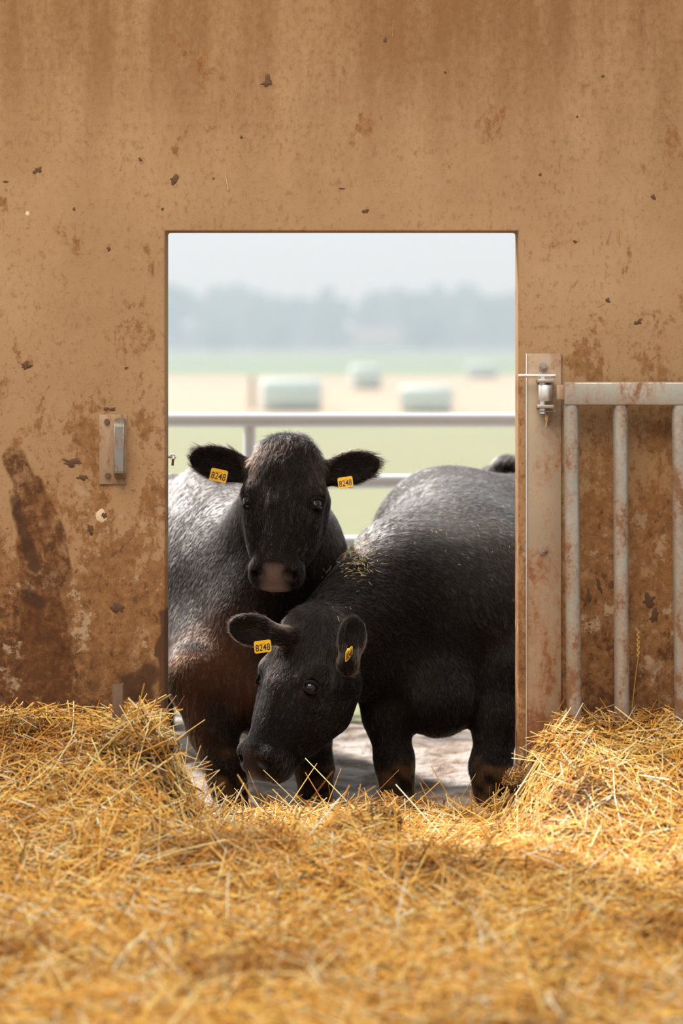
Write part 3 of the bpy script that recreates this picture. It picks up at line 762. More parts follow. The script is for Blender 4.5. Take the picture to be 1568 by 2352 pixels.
def stalk_mesh(name, C0, D, Ls, R, tint, bend, mat, parent=None, nseg=2):
    n = len(C0); D = D / np.linalg.norm(D, axis=1, keepdims=True)
    A = np.cross(D, np.array([[0.13, 0.21, 0.97]])); A /= np.linalg.norm(A, axis=1, keepdims=True); B = np.cross(D, A)
    ts = np.linspace(-0.5, 0.5, nseg + 1); V = np.empty((n, nseg + 1, 3, 3))
    for i, t in enumerate(ts):
        c = C0 + D * (Ls * t)[:, None] + bend * (Ls * (0.25 - t * t))[:, None]
        rr = R * (1.0 - 0.25 * (i / nseg))
        for k in range(3):
            w = 2 * math.pi * k / 3 + 0.4
            V[:, i, k] = c + (A * math.cos(w) + B * (math.sin(w) * 0.7)) * rr[:, None]
    V = V.reshape(-1, 3)
    base = np.arange(n)[:, None] * (3 * (nseg + 1)); q = []
    for i in range(nseg):
        for k in range(3):
            k2 = (k + 1) % 3; q.append(np.stack([base[:, 0] + i * 3 + k, base[:, 0] + i * 3 + k2, base[:, 0] + (i + 1) * 3 + k2, base[:, 0] + (i + 1) * 3 + k], -1))
    F = np.stack(q, 1).reshape(-1, 4)
    me = bpy.data.meshes.new(name)
    me.vertices.add(len(V)); me.vertices.foreach_set('co', V.ravel().astype(np.float32))
    me.loops.add(F.size); me.loops.foreach_set('vertex_index', F.ravel())
    me.polygons.add(len(F)); me.polygons.foreach_set('loop_start', np.arange(0, F.size, 4)); me.update()
    ca = me.color_attributes.new('tint', 'FLOAT_COLOR', 'POINT')
    col = np.repeat(np.concatenate([tint, np.ones((n, 1))], 1), 3 * (nseg + 1), 0); ca.data.foreach_set('color', col.ravel().astype(np.float32))
    return link(name, me, mat, parent)

PAL = np.array([[.92, .50, .10], [.95, .60, .165], [.97, .76, .38], [.72, .33, .055], [.96, .88, .68], [.46, .19, .033], [.18, .07, .02]])
def tints(n, p=(.25, .24, .16, .15, .05, .10, .05), r=rng):
    return np.clip(PAL[r.choice(len(PAL), n, p=p)] * r.uniform(0.82, 1.15, (n, 1)), 0, 0.95)

def lay_straw():
    out = []
    def inside(x, y): return np.abs(x) < 0.16 * (CAM_D + y) + 0.28
    n = 115000
    y = rng.uniform(-2.75, 0.22, n); x = rng.uniform(-1.45, 1.45, n)
    keep = inside(x, y); x, y = x[keep], y[keep]
    keep = (y < -0.02) | (np.abs(x) < 0.52); x, y = x[keep], y[keep]
    keep = rng.random(len(x)) < np.where(y > 0.06, 0.35, 1.0); x, y = x[keep], y[keep]
    n = len(x)
    az = rng.uniform(0, math.pi * 2, n); L = np.clip(rng.lognormal(math.log(0.105), 0.52, n), 0.03, 0.32)
    e = 0.02
    gx = (height(x + e, y) - height(x - e, y)) / (2 * e); gy = (height(x, y + e) - height(x, y - e)) / (2 * e)
    dx, dy = np.cos(az), np.sin(az)
    dz = gx * dx + gy * dy + rng.normal(0, 0.20, n)
    stick = (rng.random(n) < 0.05) & ((y < -0.35) | (np.abs(x) < .55)); dz = np.where(stick, dz + rng.uniform(0.2, 1.2, n), dz)
    D = np.stack([dx, dy, dz], -1); D /= np.linalg.norm(D, axis=1, keepdims=True)
    z = height(x, y) + rng.uniform(-0.022, 0.040, n) + np.where(stick, L * 0.25, 0)
    # keep clear of the wall beside the opening
    over = y + np.abs(D[:, 1]) * L * 0.5; hit = (np.abs(x) + np.abs(D[:, 0]) * L * 0.5 > 0.54) & (over > -0.004)
    y = np.where(hit, y - (over + 0.006), y)
    C0 = np.stack([x, y, z], -1)
    R = rng.uniform(0.0013, 0.0033, n)
    bend = rng.normal(0, 0.10, (n, 3))
    tn = tints(n)
    dirty = (np.sin(3.1 * x + 5 * y) + np.sin(7.7 * x - 4.1 * y + 1.0) + np.sin(12 * y + 2 * x)) > 1.55
    tn[dirty] *= np.array([[.62, .5, .42]])
    for cx, cy, rr in ((at(335, 1720, -.34)[0], -.36, .155), (at(872, 1880, -.5)[0], -.52, .055), (at(60, 1660, -.15)[0], -.17, .07), (at(1330, 1860, -.5)[0], -.5, .10), (at(1205, 1790, -.12)[0], -.13, .075)):
        m = (((x - cx) / rr) ** 2 + ((y - cy) / (rr * 0.8)) ** 2) < rng.uniform(0.3, 1.2, n); m &= rng.random(n) < .8; tn[m] *= np.array([[.27, .20, .16]])
    out.append(stalk_mesh('straw_stalks', C0, D, L, R, tn, bend, M['straw'], bed))
    # the bedding goes on to either side and towards the photographer
    n = 60000; y = rng.uniform(-4.6, -0.02, n); x = rng.uniform(-2.6, 2.6, n); k = ~(inside(x, y) & (y > -2.75)); x, y = x[k], y[k]; n = len(x)
    az = rng.uniform(0, 6.28, n); L = rng.uniform(.08, .26, n); D = np.stack([np.cos(az), np.sin(az), rng.normal(0, .15, n)], -1)
    y = np.minimum(y, -.02 - np.abs(D[:, 1]) * L * .55)
    out.append(stalk_mesh('outer_stalks', np.stack([x, y, height(x, y) + rng.uniform(-.01, .035, n)], -1), D, L, rng.uniform(.0022, .0045, n), tints(n), rng.normal(0, .1, (n, 3)), M['straw'], bed))
    # long stalks that stick out of the heaps beside the opening
    def tuft(cx, cy, sx, sy, n, lo, hi, up):
        x = rng.normal(cx, sx, n); y = np.minimum(rng.normal(cy, sy, n), -0.06); L = rng.uniform(lo, hi, n)
        az = rng.uniform(0, 6.28, n); D = np.stack([np.cos(az), np.sin(az) * 0.6, rng.uniform(up * 0.3, up * 1.6, n)], -1); D /= np.linalg.norm(D, axis=1, keepdims=True)
        y = np.minimum(y, -0.03 - np.abs(D[:, 1]) * L * 0.5)
        z = height(x, y) + D[:, 2] * L * 0.38
        return np.stack([x, y, z], -1), D, L
    parts = [tuft(at(460, 0, -.2)[0], -.26, .07, .08, 120, .12, .26, .8), tuft(at(330, 0, -.3)[0], -.36, .12, .08, 110, .12, .28, .35), tuft(-.05, -.32, .35, .10, 150, .05, .14, .8),
             tuft(.80, -.34, .16, .12, 120, .10, .24, .3), tuft(-.8, -.4, .2, .15, 110, .10, .24, .3), tuft(-.2, -1.0, .5, .4, 160, .10, .22, .4)]
    C0, D, L = (np.concatenate([p[i] for p in parts]) for i in range(3)); n = len(L)
    s2 = stalk_mesh('long_stalks', C0, D, L, rng.uniform(.0016, .0032, n), tints(n, (.2, .3, .28, .06, .12, .03, .01)), rng.normal(0, .12, (n, 3)), M['straw'], bed, 3)
    for o, l in ((out[0], 'loose golden straw stalks'), (out[1], 'straw stalks scattered round the bedding'), (s2, 'long straw stalks poking out of the heaps')):
        o['kind'] = 'stuff'; o['label'] = l
lay_straw()

def dung_clump(px, py, y, r, label):
    c = at(px, py, y); bm = bmesh.new(); bmesh.ops.create_icosphere(bm, subdivisions=5, radius=1)
    for v in bm.verts:
        p = np.array(v.co)[None]; k = 1 + 0.16 * wobble(p, 5, int(px))[0] + 0.10 * wobble(p, 14, int(px) + 1)[0] + 0.05 * wobble(p, 45, int(px) + 2)[0]
        v.co = Vector((c[0] + v.co.x * r[0] * k, c[1] + v.co.y * r[1] * k, c[2] + v.co.z * r[2] * k))
    for f in bm.faces: f.smooth = True
    o = bm_obj('dung_clump', bm, M['dung'], None, False); tag(o, label, 'dung', 'dung clumps in the bedding')
    n = 420; q = np.random.default_rng(int(px)); d = q.normal(size=(n, 3)); d /= np.linalg.norm(d, axis=1, keepdims=True); d[:, 2] = np.abs(d[:, 2]); d[:, 1] = -np.abs(d[:, 1])
    D = q.normal(size=(n, 3)); D -= d * (D * d).sum(1, keepdims=True) * .75
    b = stalk_mesh('mixed_straw', c + d * np.array(r) * q.uniform(1.0, 1.35, (n, 1)), D, q.uniform(.015, .07, n) * min(1, r[0] / .07), q.uniform(.0009, .0022, n), tints(n, (.12, .10, .05, .20, .03, .27, .23), q) * .75, q.normal(0, .1, (n, 3)), M['straw'], o, 1)
    b['kind'] = 'stuff'; b['label'] = 'chopped straw trodden into the dung'
dung_clump(318, 1722, -.36, (.10, .05, .036), 'wide dark dung clump below the handle side of the doorway')
dung_clump(872, 1886, -.50, (.05, .04, .032), 'small dark dung clump in front of the doorway middle')
dung_clump(1195, 1795, -.08, (.042, .04, .034), 'dark dung clump at the foot of the hinge plate')
dung_clump(45, 1685, -.14, (.075, .05, .035), 'dark dung clump at the far left wall foot')

# chopped straw that lies on the cattle
def bits_on(V, N, n, label, focus=None, seed=1):
    r = np.random.default_rng(seed)
    w = np.clip(N[:, 2] + 0.25, 0, 1) ** 1.2 * (V[:, 1] < 1.7) * (V[:, 2] > 0.3) * np.where((V[:, 1] < .68) & (focus is None), .03, 1)
    if focus is not None: w = w * (0.0002 + np.exp(-(((V - focus[0]) / focus[1]) ** 2).sum(1)))
    i = r.choice(len(V), n, p=w / w.sum()); nn = N[i]
    D = r.normal(size=(n, 3)); D -= nn * (D * nn).sum(1, keepdims=True) * 0.8
    return V[i] + nn * 0.011, D, r.uniform(.004, .012, n) if focus is None else r.uniform(.008, .026, n)
for k, (rt, V, N) in enumerate(COWS):
    sets = [bits_on(V, N, 190 if k == 0 else 330, '', None, 5 + k)]
    if k == 1: sets.append(bits_on(V, N, 230, '', (at(818, 1268, .68), np.array([.05, .14, .07])), 9))
    C0, D, L = (np.concatenate([s[i] for s in sets]) for i in range(3)); n = len(L)
    o = stalk_mesh('chopped_straw', C0, D, L, rng.uniform(.0004, .0008, n), tints(n, (.15, .15, .25, .05, .35, .03, .02)), np.zeros((n, 3)), M['straw'], None, 1)
    tag(o, ('straw flecks on the back of the upright cow', 'straw flecks along the neck and back of the grazing cow')[k], 'straw', None, 'stuff')

# ------------------------------------------------------------------ things on the wall
def splat(px, py, w, h, ang, seed, mat, thick=0.003, jag=0.25):
    r = np.random.default_rng(seed); c = at(px, py, 0); bm = bmesh.new(); n = 26; rim = []; mid = []
    ca, sa = math.cos(ang), math.sin(ang); ph = r.uniform(0, 6.28, 6); am = r.uniform(.4, 1, 6) * jag / np.array([1, 1.3, 1.6, 2, 2.4, 2.8])
    top = bm.verts.new((c[0], -thick, c[2]))
    for i in range(n):
        t = 2 * math.pi * i / n; k = 1 + sum(am[j] * math.sin((j + 2) * t + ph[j]) for j in range(6)) + jag * .18 * r.normal()
        x, z = math.cos(t) * w / 2 * k / 735, math.sin(t) * h / 2 * k / 735
        X, Z = x * ca - z * sa, x * sa + z * ca
        rim.append(bm.verts.new((c[0] + X, 0.0004, c[2] + Z))); mid.append(bm.verts.new((c[0] + X * .78, -thick * (.6 + .3 * r.random()), c[2] + Z * .78)))
    for i in range(n):
        j = (i + 1) % n
        bm.faces.new((rim[i], rim[j], mid[j], mid[i])); bm.faces.new((mid[i], mid[j], top))
    bmesh.ops.recalc_face_normals(bm, faces=bm.faces)
    return bm_obj('mud_splat', bm, mat, wall)
SPL = [(614, 188, 30, 18, 0.2, .4), (401, 412, 28, 16, .75, .2), (87, 391, 16, 16, 0, .4), (13, 417, 12, 5, 0, .2), (884, 92, 10, 10, 0, .3), (322, 366, 12, 6, -.6, .2), (1022, 166, 7, 5, -.6, .2),
       (554, 315, 7, 7, 0, .2), (1240, 401, 8, 6, 0, .3), (1500, 453, 10, 12, .4, .3), (1325, 268, 6, 5, 0, .2), (1384, 175, 7, 7, 0, .2), (839, 485, 15, 10, 0, .3), (785, 433, 14, 3, -.1, .2),
       (250, 572, 10, 9, 0, .3), (170, 480, 7, 7, 0, .2), (373, 480, 6, 8, 0, .2), (270, 1396, 34, 22, -.6, .3), (165, 1062, 40, 18, -.2, .4), (190, 1097, 24, 12, -.3, .4), (208, 1216, 16, 20, .3, .3),
       (1502, 1415, 20, 30, -.4, .3), (1490, 1380, 34, 26, .6, .35), (1505, 1410, 14, 26, 0, .25), (1375, 1345, 10, 34, .3, .3), (1352, 1370, 12, 26, .2, .3), (490, 840 - 430, 5, 5, 0, .2), (290, 845, 8, 6, 0, .3),
       (60, 840, 26, 14, .2, .4), (250, 940, 24, 10, .1, .4), (1320, 555, 9, 7, 0, .3), (1395, 690, 12, 9, 0, .3), (1465, 740, 16, 12, .3, .4)]
for i, (a, b, w, h, an, jg) in enumerate(SPL): splat(a, b, w, h, an, 100 + i, M['splat'], 0.0025, jg)
# pale scar beside the smear
mp = mat_plain('pale_lime_spot', (0.50, 0.36, 0.22), 0.8, 60, 0.15)
splat(232, 1185, 28, 30, 0, 300, mp, 0.0015, .12); splat(239, 1184, 13, 16, .3, 301, M['splat'], .0028, .25); splat(63, 491, 11, 11, 0, 302, mp, .0015, .1)
# straw stuck to the wall
def stuck():
    pts = [(520, 415, 45, 1.75, 4), (505, 245, 18, 1.6, 1), (543, 216, 11, 1.4, 1), (817, 285, 12, 1.3, 1), (1204, 208, 14, .8, 1), (1282, 386, 20, 1.5, 1), (1476, 383, 24, 1.65, 1), (1420, 540, 36, 1.57, 1),
           (1397, 545, 36, 1.2, 1), (187, 550, 14, 1.9, 1), (64, 522, 10, .2, 1), (1320, 650, 22, .9, 1), (1380, 700, 20, .5, 1), (1480, 960, 30, -.9, 1), (1400, 935, 24, 1.4, 1), (1345, 1095, 14, 1.1, 1),
           (245, 945, 18, .3, 1), (1075, 160, 10, 1.2, 1), (902, 75, 22, 1.55, 1), (817, 290, 14, 1.2, 1), (1500, 820, 26, .6, 1), (300, 700, 20, .7, 1), (90, 700, 16, 1.9, 1), (1255, 842, 10, .8, 1)]
    C0 = np.array([at(p[0], p[1], -0.003) for p in pts]); D = np.array([[math.cos(p[3]), 0, math.sin(p[3])] for p in pts]); L = np.array([p[2] / 735 for p in pts])
    n = len(pts); tn = np.array([[.55, .27, .04]] * n); tn[0] = (.75, .6, .42)
    o = stalk_mesh('stuck_straw', C0, D, L, np.array([.0012 + .0006 * (p[4] > 1) for p in pts]), tn, np.zeros((n, 3)), M['straw'], wall, 1); o['kind'] = 'stuff'; o['label'] = 'straw bits stuck to the wall'
stuck()

def bolt(name, c, r, h, mat, parent, washer=True, stub=True):
    bm = bmesh.new(); x, y, z = c
    if washer: b_tube(bm, [(x, y, z), (x, y - .003, z)], r * 1.35, 20)
    b_tube(bm, [(x, y - .002, z), (x, y - h, z)], [r, r * .92], 6)
    if stub: b_tube(bm, [(x, y - h * .5, z), (x, y - h * 1.5, z)], r * .5, 12)
    return bm_obj(name, bm, mat, parent)

def handle():
    r = empty('door_handle', at(260, 1032, 0))
    a, b = at(228, 1112, 0), at(291, 952, 0)
    parts = []
    bm = bmesh.new(); b_box(bm, (a[0], -.006, a[2]), (b[0], -.0005, b[2]), .0015); parts.append(bm_obj('backplate', bm, M['handle_plate'], r))
    x = at(277, 0, 0)[0]; z0, z1 = at(0, 1100, 0)[2], at(0, 960, 0)[2]
    bm = bmesh.new(); w, t = .0155, .0065                     # flat bar bent into a U
    prof = [(-.005, z1 - .006), (-.032, z1 - .010), (-.046, z1 - .024), (-.046, z0 + .024), (-.032, z0 + .010), (-.005, z0 + .006)]
    rings = []
    for i, (y, z) in enumerate(prof):
        p0 = prof[max(i - 1, 0)]; p1 = prof[min(i + 1, len(prof) - 1)]; ty, tz = p1[0] - p0[0], p1[1] - p0[1]; l = math.hypot(ty, tz); ny, nz = -tz / l, ty / l
        rings.append([bm.verts.new((x + sx * w, y + s * ny * t, z + s * nz * t)) for sx, s in ((-1, -1), (1, -1), (1, 1), (-1, 1))])
    for i in range(len(rings) - 1):
        for k in range(4): bm.faces.new((rings[i][k], rings[i][(k + 1) % 4], rings[i + 1][(k + 1) % 4], rings[i + 1][k]))
    bm.faces.new(rings[0][::-1]); bm.faces.new(rings[-1])
    bmesh.ops.recalc_face_normals(bm, faces=bm.faces)
    bmesh.ops.bevel(bm, geom=[e for e in bm.edges], offset=.0022, segments=2, affect='EDGES')
    g = bm_obj('grip', bm, M['grip'], r); g['label'] = 'worn shiny steel grip'; parts.append(g)
    for p in ((246, 968), (248, 1092)):
        q = at(*p, 0); parts.append(bolt('bolt', (q[0], -.006, q[2]), .0095, .008, M['rust'], r, False, False))
    inv = Matrix.Translation(r.location).inverted()
    for p in parts: p.matrix_parent_inverse = inv
    tag(r, 'steel pull handle on a dusty backplate bolted to the wall', 'handle')
handle()

def hinge():
    r = empty('hinge_plate', at(1247, 1720, 0)); ps = []
    a, b = at(1209, 1760, 0), at(1288, 812, 0)
    bm = bmesh.new(); b_box(bm, (a[0], -.008, a[2]), (b[0], -.0005, b[2]), .0015); ps.append(bm_obj('backplate', bm, M['plate'], r))
    f0 = at(1206.5, 812, 0)[0]
    bm = bmesh.new(); b_box(bm, (f0, -.013, a[2]), (f0 + .0035, -.0005, b[2]), .001); ps.append(bm_obj('edge_flange', bm, M['bright'], r))
    for p in ((1246, 843), (1247, 1263)):
        q = at(*p, 0); ps.append(bolt('bolt', (q[0], -.008, q[2]), .011, .009, M['galv'], r))
    cx = at(1252, 0, -.045)[0]
    for py0, py1 in ((870, 879), (929, 938)):
        z1, z0 = at(0, py0, -.045)[2], at(0, py1, -.045)[2]; bm = bmesh.new()
        b_box(bm, (cx - .026, -.072, z0), (cx + .026, -.006, z1), .004, 2); ps.append(bm_obj('lug', bm, M['galv'], r))
    z1, z0 = at(0, 884, -.045)[2], at(0, 921, -.045)[2]
    bm = bmesh.new(); b_tube(bm, [(cx, -.045, z0), (cx, -.045, z0 + .002), (cx, -.045, z1 - .002), (cx, -.045, z1)], [.0205, .022, .022, .0205], 24); ps.append(bm_obj('barrel', bm, M['bright'], r))
    zt, zb = at(0, 864, -.045)[2], at(0, 950, -.045)[2]
    bm = bmesh.new(); b_tube(bm, [(cx - .008, -.045, zb), (cx - .008, -.045, zt)], .010, 16); ps.append(bm_obj('pin', bm, M['bright'], r))
    x0, x1, zz = at(1190, 0, -.05)[0], at(1275, 0, -.05)[0], at(0, 863, -.05)[2]
    bm = bmesh.new(); b_tube(bm, [(x0, -.050, zz), (x1, -.050, zz)], .0056, 14); ps.append(bm_obj('pin_lever', bm, M['bright'], r))
    bm = bmesh.new(); zs = at(0, 944, -.045)[2]; b_tube(bm, [(cx - .024, -.055, zs), (cx, -.058, zs - .001), (cx + .03, -.056, zs)], .0018, 8); ps.append(bm_obj('split_pin', bm, M['galv'], r))
    n = 7; rr = np.random.default_rng(4); p0 = np.array([cx + .002, -.047, zb - .012])
    o = stalk_mesh('caught_straw', p0 + rr.normal(0, .0018, (n, 3)) + np.array([[0, 0, -.008]]), np.array([[0, 0, 1.0]]) + rr.normal(0, .12, (n, 3)), rr.uniform(.02, .042, n), np.full(n, .0009), np.array([[.75, .48, .2]] * n), np.zeros((n, 3)), M['straw'], r, 1)
    o['kind'] = 'stuff'; o['label'] = 'wisp of straw hanging from the pin'; ps.append(o)
    inv = Matrix.Translation(r.location).inverted()
    for p in ps: p.matrix_parent_inverse = inv
    tag(r, 'tall weathered steel hinge plate beside the doorway', 'hinge')
hinge()

def gate():
    y = -.085; r = empty('metal_gate', at(1310, 1800, y)); ps = []
    z1, z0 = at(0, 877, y)[2], at(0, 931, y)[2]; x0 = at(1294, 0, y)[0]
    bm = bmesh.new(); b_box(bm, (x0, y - .026, z0), (2.35, y + .026, z1), .006, 3); ps.append(bm_obj('top_rail', bm, M['galv'], r))
    bm = bmesh.new(); b_box(bm, (x0, y - .026, -.06), (2.35, y + .026, -.005), .006, 3); ps.append(bm_obj('bottom_rail', bm, M['galv'], r))
    xs = [(1311, 1319), (1424, 1428), (1559, 1566)] + [(1559 + 135 * k, 1566 + 135 * k) for k in range(1, 9)]
    for i, (a, b) in enumerate(xs):
        p, q = at(a, 0, y), at(b, 0, y)
        bm = bmesh.new(); b_tube(bm, [(q[0] + .001, y, -.03), (q[0], y, .20), ((p[0] + q[0]) / 2, y, .7), (p[0], y, z0 + .004)], .0232, 24); ps.append(bm_obj('bar', bm, M['galv'], r))
    a, b = at(1278, 918, y), at(1296, 884, y)
    bm = bmesh.new(); b_box(bm, (a[0], y - .015, a[2]), (b[0], y + .020, b[2]), .003); ps.append(bm_obj('hinge_block', bm, M['plate'], r))
    inv = Matrix.Translation(r.location).inverted()
    for p in ps: p.matrix_parent_inverse = inv
    tag(r, 'galvanised barred gate swung back against the wall', 'gate')
gate()

def grass_stem():
    p0 = at(1450, 1640, -.02); pts = [(p0[0] + dx, -.02 - .006 * k, p0[2] + dz) for k, (dx, dz) in enumerate(((0, 0), (.006, .07), (.012, .13), (.018, .18), (.0165, .22), (.0155, .262)))]
    rt = empty('grass_stem', p0); bm = bmesh.new(); b_tube(bm, pts, [.0012, .0012, .0011, .001, .0009, .0005], 6)
    a = bm_obj('stem', bm, M['dry'], rt); bm = bmesh.new()
    for k in range(11):
        t = k / 10; q = Vector(pts[3]).lerp(Vector(pts[5]), t); sd = 1 if k % 2 else -1
        b_tube(bm, [q, q + Vector((sd * .003, -.001, .004)), q + Vector((sd * .0035, -.001, .012))], [.0008, .0019, .0004], 6)
    b = bm_obj('seed_head', bm, M['dry'], rt); inv = Matrix.Translation(rt.location).inverted()
    for o in (a, b): o.matrix_parent_inverse = inv
    tag(rt, 'dry grass stem with a seed head leaning behind the gate bars', 'grass stem')
M['dry'] = mat_plain('dry_grass', (0.62, 0.36, 0.10), 0.6, 200, 0.2)
grass_stem()

def stub():
    y = -.17; r = empty('floor_stub', at(268, 1690, y)); bm = bmesh.new()
    a, b = at(258, 1720, y), at(279, 1572, y)
    b_box(bm, (a[0], y - .006, a[2]), (b[0], y + .006, b[2]), .003); b_box(bm, (b[0] - .004, y - .006, a[2]), (b[0] + .004, y + .035, b[2]), .002)
    o = bm_obj('angle_iron', bm, M['stub'], r); o.matrix_parent_inverse = Matrix.Translation(r.location).inverted()
    tag(r, 'rusty angle iron stub rising from the straw by the wall', 'stub')
stub()

def latch():
    y = .15; r = empty('latch_eye', at(388, 1060, y)); ps = []
    c = at(391, 1052, y)
    bm = bmesh.new(); b_tube(bm, [(c[0] - .03, y, c[2] + .004), (c[0] + .006, y, c[2] + .004)], .0045, 10); ps.append(bm_obj('shank', bm, M['galv'], r))
    bm = bmesh.new(); b_tube(bm, [(c[0] + .008 + .008 * math.cos(t), y, c[2] + .004 + .008 * math.sin(t)) for t in np.linspace(0, 6.2, 15)], .003, 8); ps.append(bm_obj('eye_ring', bm, M['bright'], r))
    bm = bmesh.new(); b_tube(bm, [(c[0] + .009, y, c[2] - .002), (c[0] + .007, y, c[2] - .024)], .004, 8); ps.append(bm_obj('drop_pin', bm, M['rust'], r))
    inv = Matrix.Translation(r.location).inverted()
    for p in ps: p.matrix_parent_inverse = inv
    tag(r, 'small eye bolt with drop pin on the doorway edge', 'latch')
latch()

# ------------------------------------------------------------------ outside
def fence():
    y = 2.62; r = empty('pipe_fence', (0, y, -.13)); ps = []
    for py in (965, 1106, 1247, 1388):
        z = at(0, py, y)[2]; bm = bmesh.new(); b_tube(bm, [(-3.6, y, z), (3.6, y, z)], .031, 20); ps.append(bm_obj('rail', bm, M['pipe'], r))
    z = at(0, 968, y)[2]
    for x in (at(573, 0, y)[0], -2.6, 1.9):
        bm = bmesh.new(); b_tube(bm, [(x, y + .01, -.16), (x, y + .01, z)], .027, 20); ps.append(bm_obj('upright', bm, M['pipe'], r))
    inv = Matrix.Translation(r.location).inverted()
    for p in ps: p.matrix_parent_inverse = inv
    tag(r, 'pale galvanised pipe fence behind the cattle', 'fence')
fence()

def bale(px, py, w, h, rot, label):
    d = (CAM_H + .13) * FPX / (py - HOR); y = d - CAM_D; x = (px - 784) * d / FPX; W = w * d / FPX; Hh = h * d / FPX
    bm = bmesh.new(); n = 28; L = W / 2; R = Hh / 2
    ringp = [(-L, R * .80), (-L * .97, R * .93), (-L * .88, R), (L * .88, R), (L * .97, R * .93), (L, R * .80)]
    rings = [[bm.verts.new((u, math.copysign(abs(math.cos(2 * math.pi * k / n)) ** .6, math.cos(2 * math.pi * k / n)) * rr * 1.1, R + math.copysign(abs(math.sin(2 * math.pi * k / n)) ** .6, math.sin(2 * math.pi * k / n)) * rr)) for k in range(n)] for u, rr in ringp]
    for i in range(len(rings) - 1):
        for k in range(n): bm.faces.new((rings[i][k], rings[i][(k + 1) % n], rings[i + 1][(k + 1) % n], rings[i + 1][k]))
    bm.faces.new(rings[0][::-1]); bm.faces.new(rings[-1])
    o = bm_obj('wrapped_bale', bm, M['wrap']); o.location = (x, y, -.13); o.rotation_euler = (0, 0, rot)
    tag(o, label, 'bale', 'film wrapped bales in the stubble')
bale(668, 944, 138, 74, .12, 'widest pale green wrapped bale, behind the fence above the upright cow')
bale(980, 948, 116, 62, -.2, 'pale wrapped bale behind the fence above the grazing cow')
bale(840, 893, 68, 54, .1, 'small roundish wrapped bale in the middle of the stubble')
bale(1106, 868, 70, 35, 0, 'low wrapped bale at the far edge of the stubble')

def field_post(px, py, top, label):
    d = (CAM_H + .13) * FPX / (py - HOR); y = d - CAM_D; x = (px - 784) * d / FPX; h = (py - top) * d / FPX
    bm = bmesh.new(); b_tube(bm, [(0, 0, -.3), (0, 0, h), (0, 0, h + .04)], [.065, .06, .04], 10)
    o = bm_obj('field_post', bm, M['post']); o.location = (x, y, -.13); tag(o, label, 'post')
field_post(579, 942, 868, 'blurred brown wooden post beside the widest bale')

TR = [(405, 641, 84, 0), (470, 668, 70, 0), (530, 641, 120, 0), (590, 655, 80, 2), (655, 672, 90, 1), (715, 678, 70, 1), (768, 652, 90, 0), (838, 660, 90, 1), (905, 655, 90, 0), (960, 652, 84, 1), (1020, 640, 100, 0),
      (1075, 642, 100, 0), (1130, 664, 70, 0), (1180, 652, 90, 0), (340, 650, 90, 0), (1250, 648, 90, 1), (630, 724, 70, 2), (500, 738, 80, 2), (980, 722, 80, 1)]
TL = ['hazy broad tree at the left end of the tree line', 'hazy low tree in the first dip of the tree line', 'tallest hazy broad crown in the left half of the tree line', 'hazy light green tree above the widest bale',
      'dark hazy tree above the upright cow', 'dark low tree in the deep dip of the tree line', 'hazy rounded tree just past the deep dip', 'dark hazy tree over the small round bale', 'hazy tree over the middle of the doorway',
      'dark hazy tree left of the tallest right-hand crowns', 'first of two tall hazy crowns in the right half', 'second of two tall hazy crowns in the right half', 'low hazy tree in the right dip of the tree line', 'hazy tree at the right jamb of the doorway',
      'hazy tree hidden past the left jamb', 'hazy tree hidden past the right jamb', 'pale green bush below the dark tree', 'pale green bush low in the left tree line', 'dark bush low in the right tree line']
_b = bmesh.new(); bmesh.ops.create_icosphere(_b, subdivisions=3, radius=1)
ICO_V = np.array([v.co[:] for v in _b.verts]); ICO_F = np.array([[v.index for v in f.verts] for f in _b.faces]); _b.free()
def tree(i, px, top, w, mi, label):
    r = np.random.default_rng(500 + i); low = top > 700
    y = 296 if low else 316 + (i % 3) * 16; d = y + CAM_D; x = (px - 784) * d / FPX; h = CAM_H + (HOR - top) * d / FPX + .13; W = w * d / FPX * .55
    root = empty('bush' if low else 'broadleaf_tree', (x, y, -.13))
    Vs, Fs = [], []
    for k in range(16):
        a = r.uniform(0, 6.28); q = r.uniform(0, 1) ** .6; zz = r.uniform(.22, .86); sp = W * math.sin(math.pi * min(max((zz - .02) / .98, .08), .92)) ** .5
        cr = W * r.uniform(.30, .46); cz = min(h * zz, h - cr * .9)
        kk = (1 + .12 * wobble(ICO_V, 7, k + i * 20) + .10 * wobble(ICO_V, 18, k + i * 20 + 1))[:, None]
        Vs.append(ICO_V * kk * cr * np.array([1, 1, .95]) + np.array([q * math.cos(a) * sp * .75, q * math.sin(a) * sp * .5, cz])); Fs.append(ICO_F + len(ICO_V) * k)
    me = bpy.data.meshes.new('crown'); me.from_pydata(np.concatenate(Vs).tolist(), [], np.concatenate(Fs).tolist()); me.polygons.foreach_set('use_smooth', [True] * len(me.polygons))
    link('crown', me, M['leaf'][mi], root)
    bm = bmesh.new(); b_tube(bm, [(0, 0, -.2), (0, 0, h * .3), (.1, 0, h * .6)], [W * .09, W * .07, W * .03], 10); bm_obj('trunk', bm, M['bark'], root)
    tag(root, label, 'bush' if low else 'tree', 'hazy tree line beyond the fields')
for i, ((px, top, w, mi), lb) in enumerate(zip(TR, TL)): tree(i, px, top, w, mi, lb)

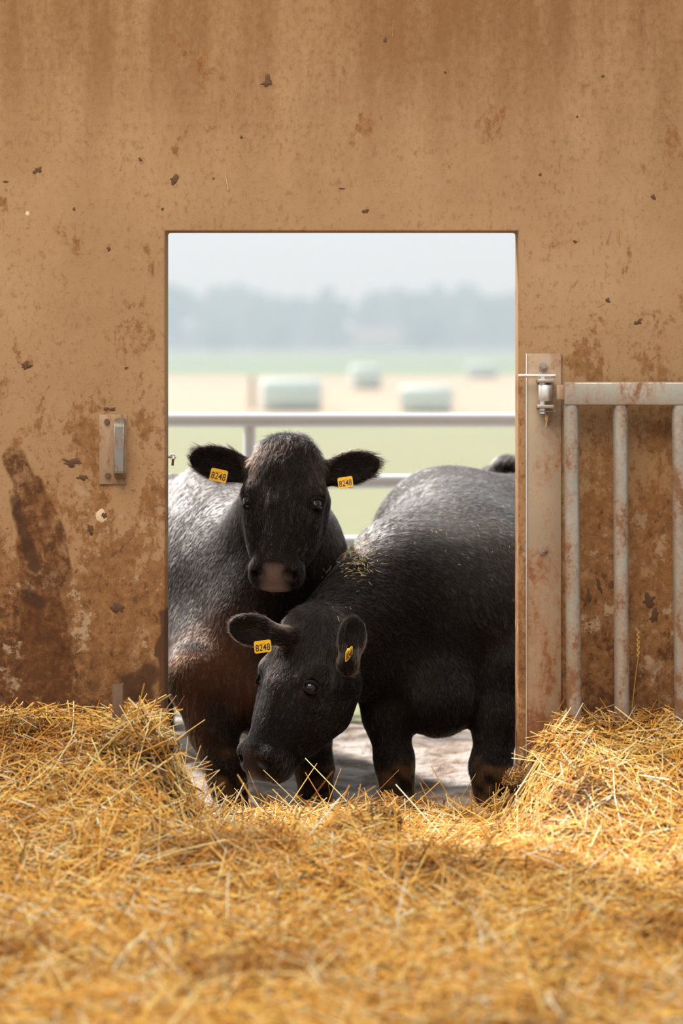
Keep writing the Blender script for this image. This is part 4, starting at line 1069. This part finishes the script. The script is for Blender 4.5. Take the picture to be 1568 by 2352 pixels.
def copy_tree(src, px, label):
    o = src.copy(); COL.objects.link(o); d = src.location.y + CAM_D; o.location.x = (px - 784) * d / FPX; o.rotation_euler.z = px * .01; o['label'] = label
    for ch in src.children:
        k = ch.copy(); COL.objects.link(k); k.parent = o
_t = [o for o in bpy.data.objects if o.name.startswith('broadleaf_tree')][:14]
for k, px in enumerate((255, 165, 70, -30, -140)): copy_tree(_t[k], px, 'hazy tree of the line that runs on past the left jamb')
for k, px in enumerate((1365, 1450, 1540, 1640, 1750)): copy_tree(_t[k + 6], px, 'hazy tree of the line that runs on past the right jamb')

def hedge():
    # undergrowth along the foot of the trees
    q = np.random.default_rng(77); Vs, Fs = [], []
    for k in range(70):
        x = -68 + 136 * k / 69 + q.uniform(-.6, .6); R_ = q.uniform(1.6, 2.6)
        kk = (1 + .14 * wobble(ICO_V, 6, 900 + k) + .10 * wobble(ICO_V, 16, 990 + k))[:, None]
        Vs.append(ICO_V * kk * R_ * np.array([1.0, .8, 1.05]) + np.array([x, 366 + q.uniform(-.8, .8), R_ * .75 - .13])); Fs.append(ICO_F + len(ICO_V) * k)
    me = bpy.data.meshes.new('hedge'); me.from_pydata(np.concatenate(Vs).tolist(), [], np.concatenate(Fs).tolist()); me.polygons.foreach_set('use_smooth', [True] * len(me.polygons))
    tag(link('hedge', me, M['leaf'][1]), 'hazy dark undergrowth along the foot of the tree line', 'hedge')
hedge()

# far farmhouse, a pale patch between the trees
def house():
    y = 292; d = y + CAM_D; x = (866 - 784) * d / FPX; r = empty('farmhouse', (x, y, -.13)); w, h, dp = 3.0, 2.0, 3.5
    bm = bmesh.new(); b_box(bm, (-w, -dp / 2, 0), (w, dp / 2, h)); bm_obj('house_wall', bm, mat_plain('pale_render', (.62, .56, .52), .8, 2, .08), r, False)
    bm = bmesh.new()
    v = [bm.verts.new(p) for p in ((-w - .2, -dp / 2 - .2, h), (w + .2, -dp / 2 - .2, h), (w + .2, dp / 2 + .2, h), (-w - .2, dp / 2 + .2, h), (-w - .2, 0, h + 1.3), (w + .2, 0, h + 1.3))]
    for f in ((0, 1, 5, 4), (2, 3, 4, 5), (1, 2, 5), (3, 0, 4), (3, 2, 1, 0)): bm.faces.new([v[k] for k in f])
    bm_obj('roof', bm, mat_plain('dull_roof_tile', (.30, .20, .17), .8, 3, .15), r, False)
    tag(r, 'pale low farm building in front of the tree line', 'building')
house()

# summer haze over the fields
t = NT('summer_haze'); vn = t.n('VolumeScatter', Color=(0.66, 0.87, 1.0), Density=0.0050); t.put(vn.inputs['Anisotropy'], 0.1)
va = t.n('VolumeAbsorption', Color=(0.44, 0.54, 0.67), Density=0.0017); ad = t.n('AddShader', i0=vn.outputs[0], i1=va.outputs[0])
t.t.links.new(ad.outputs[0], t.out.inputs['Volume'])
bm = bmesh.new(); b_box(bm, (-165, 14, -.4), (165, 415, 45)); hz = bm_obj('haze', bm, t.m, None, False); hz.display_type = 'WIRE'
tag(hz, 'pale blue summer haze over the fields', 'haze', None, 'stuff')
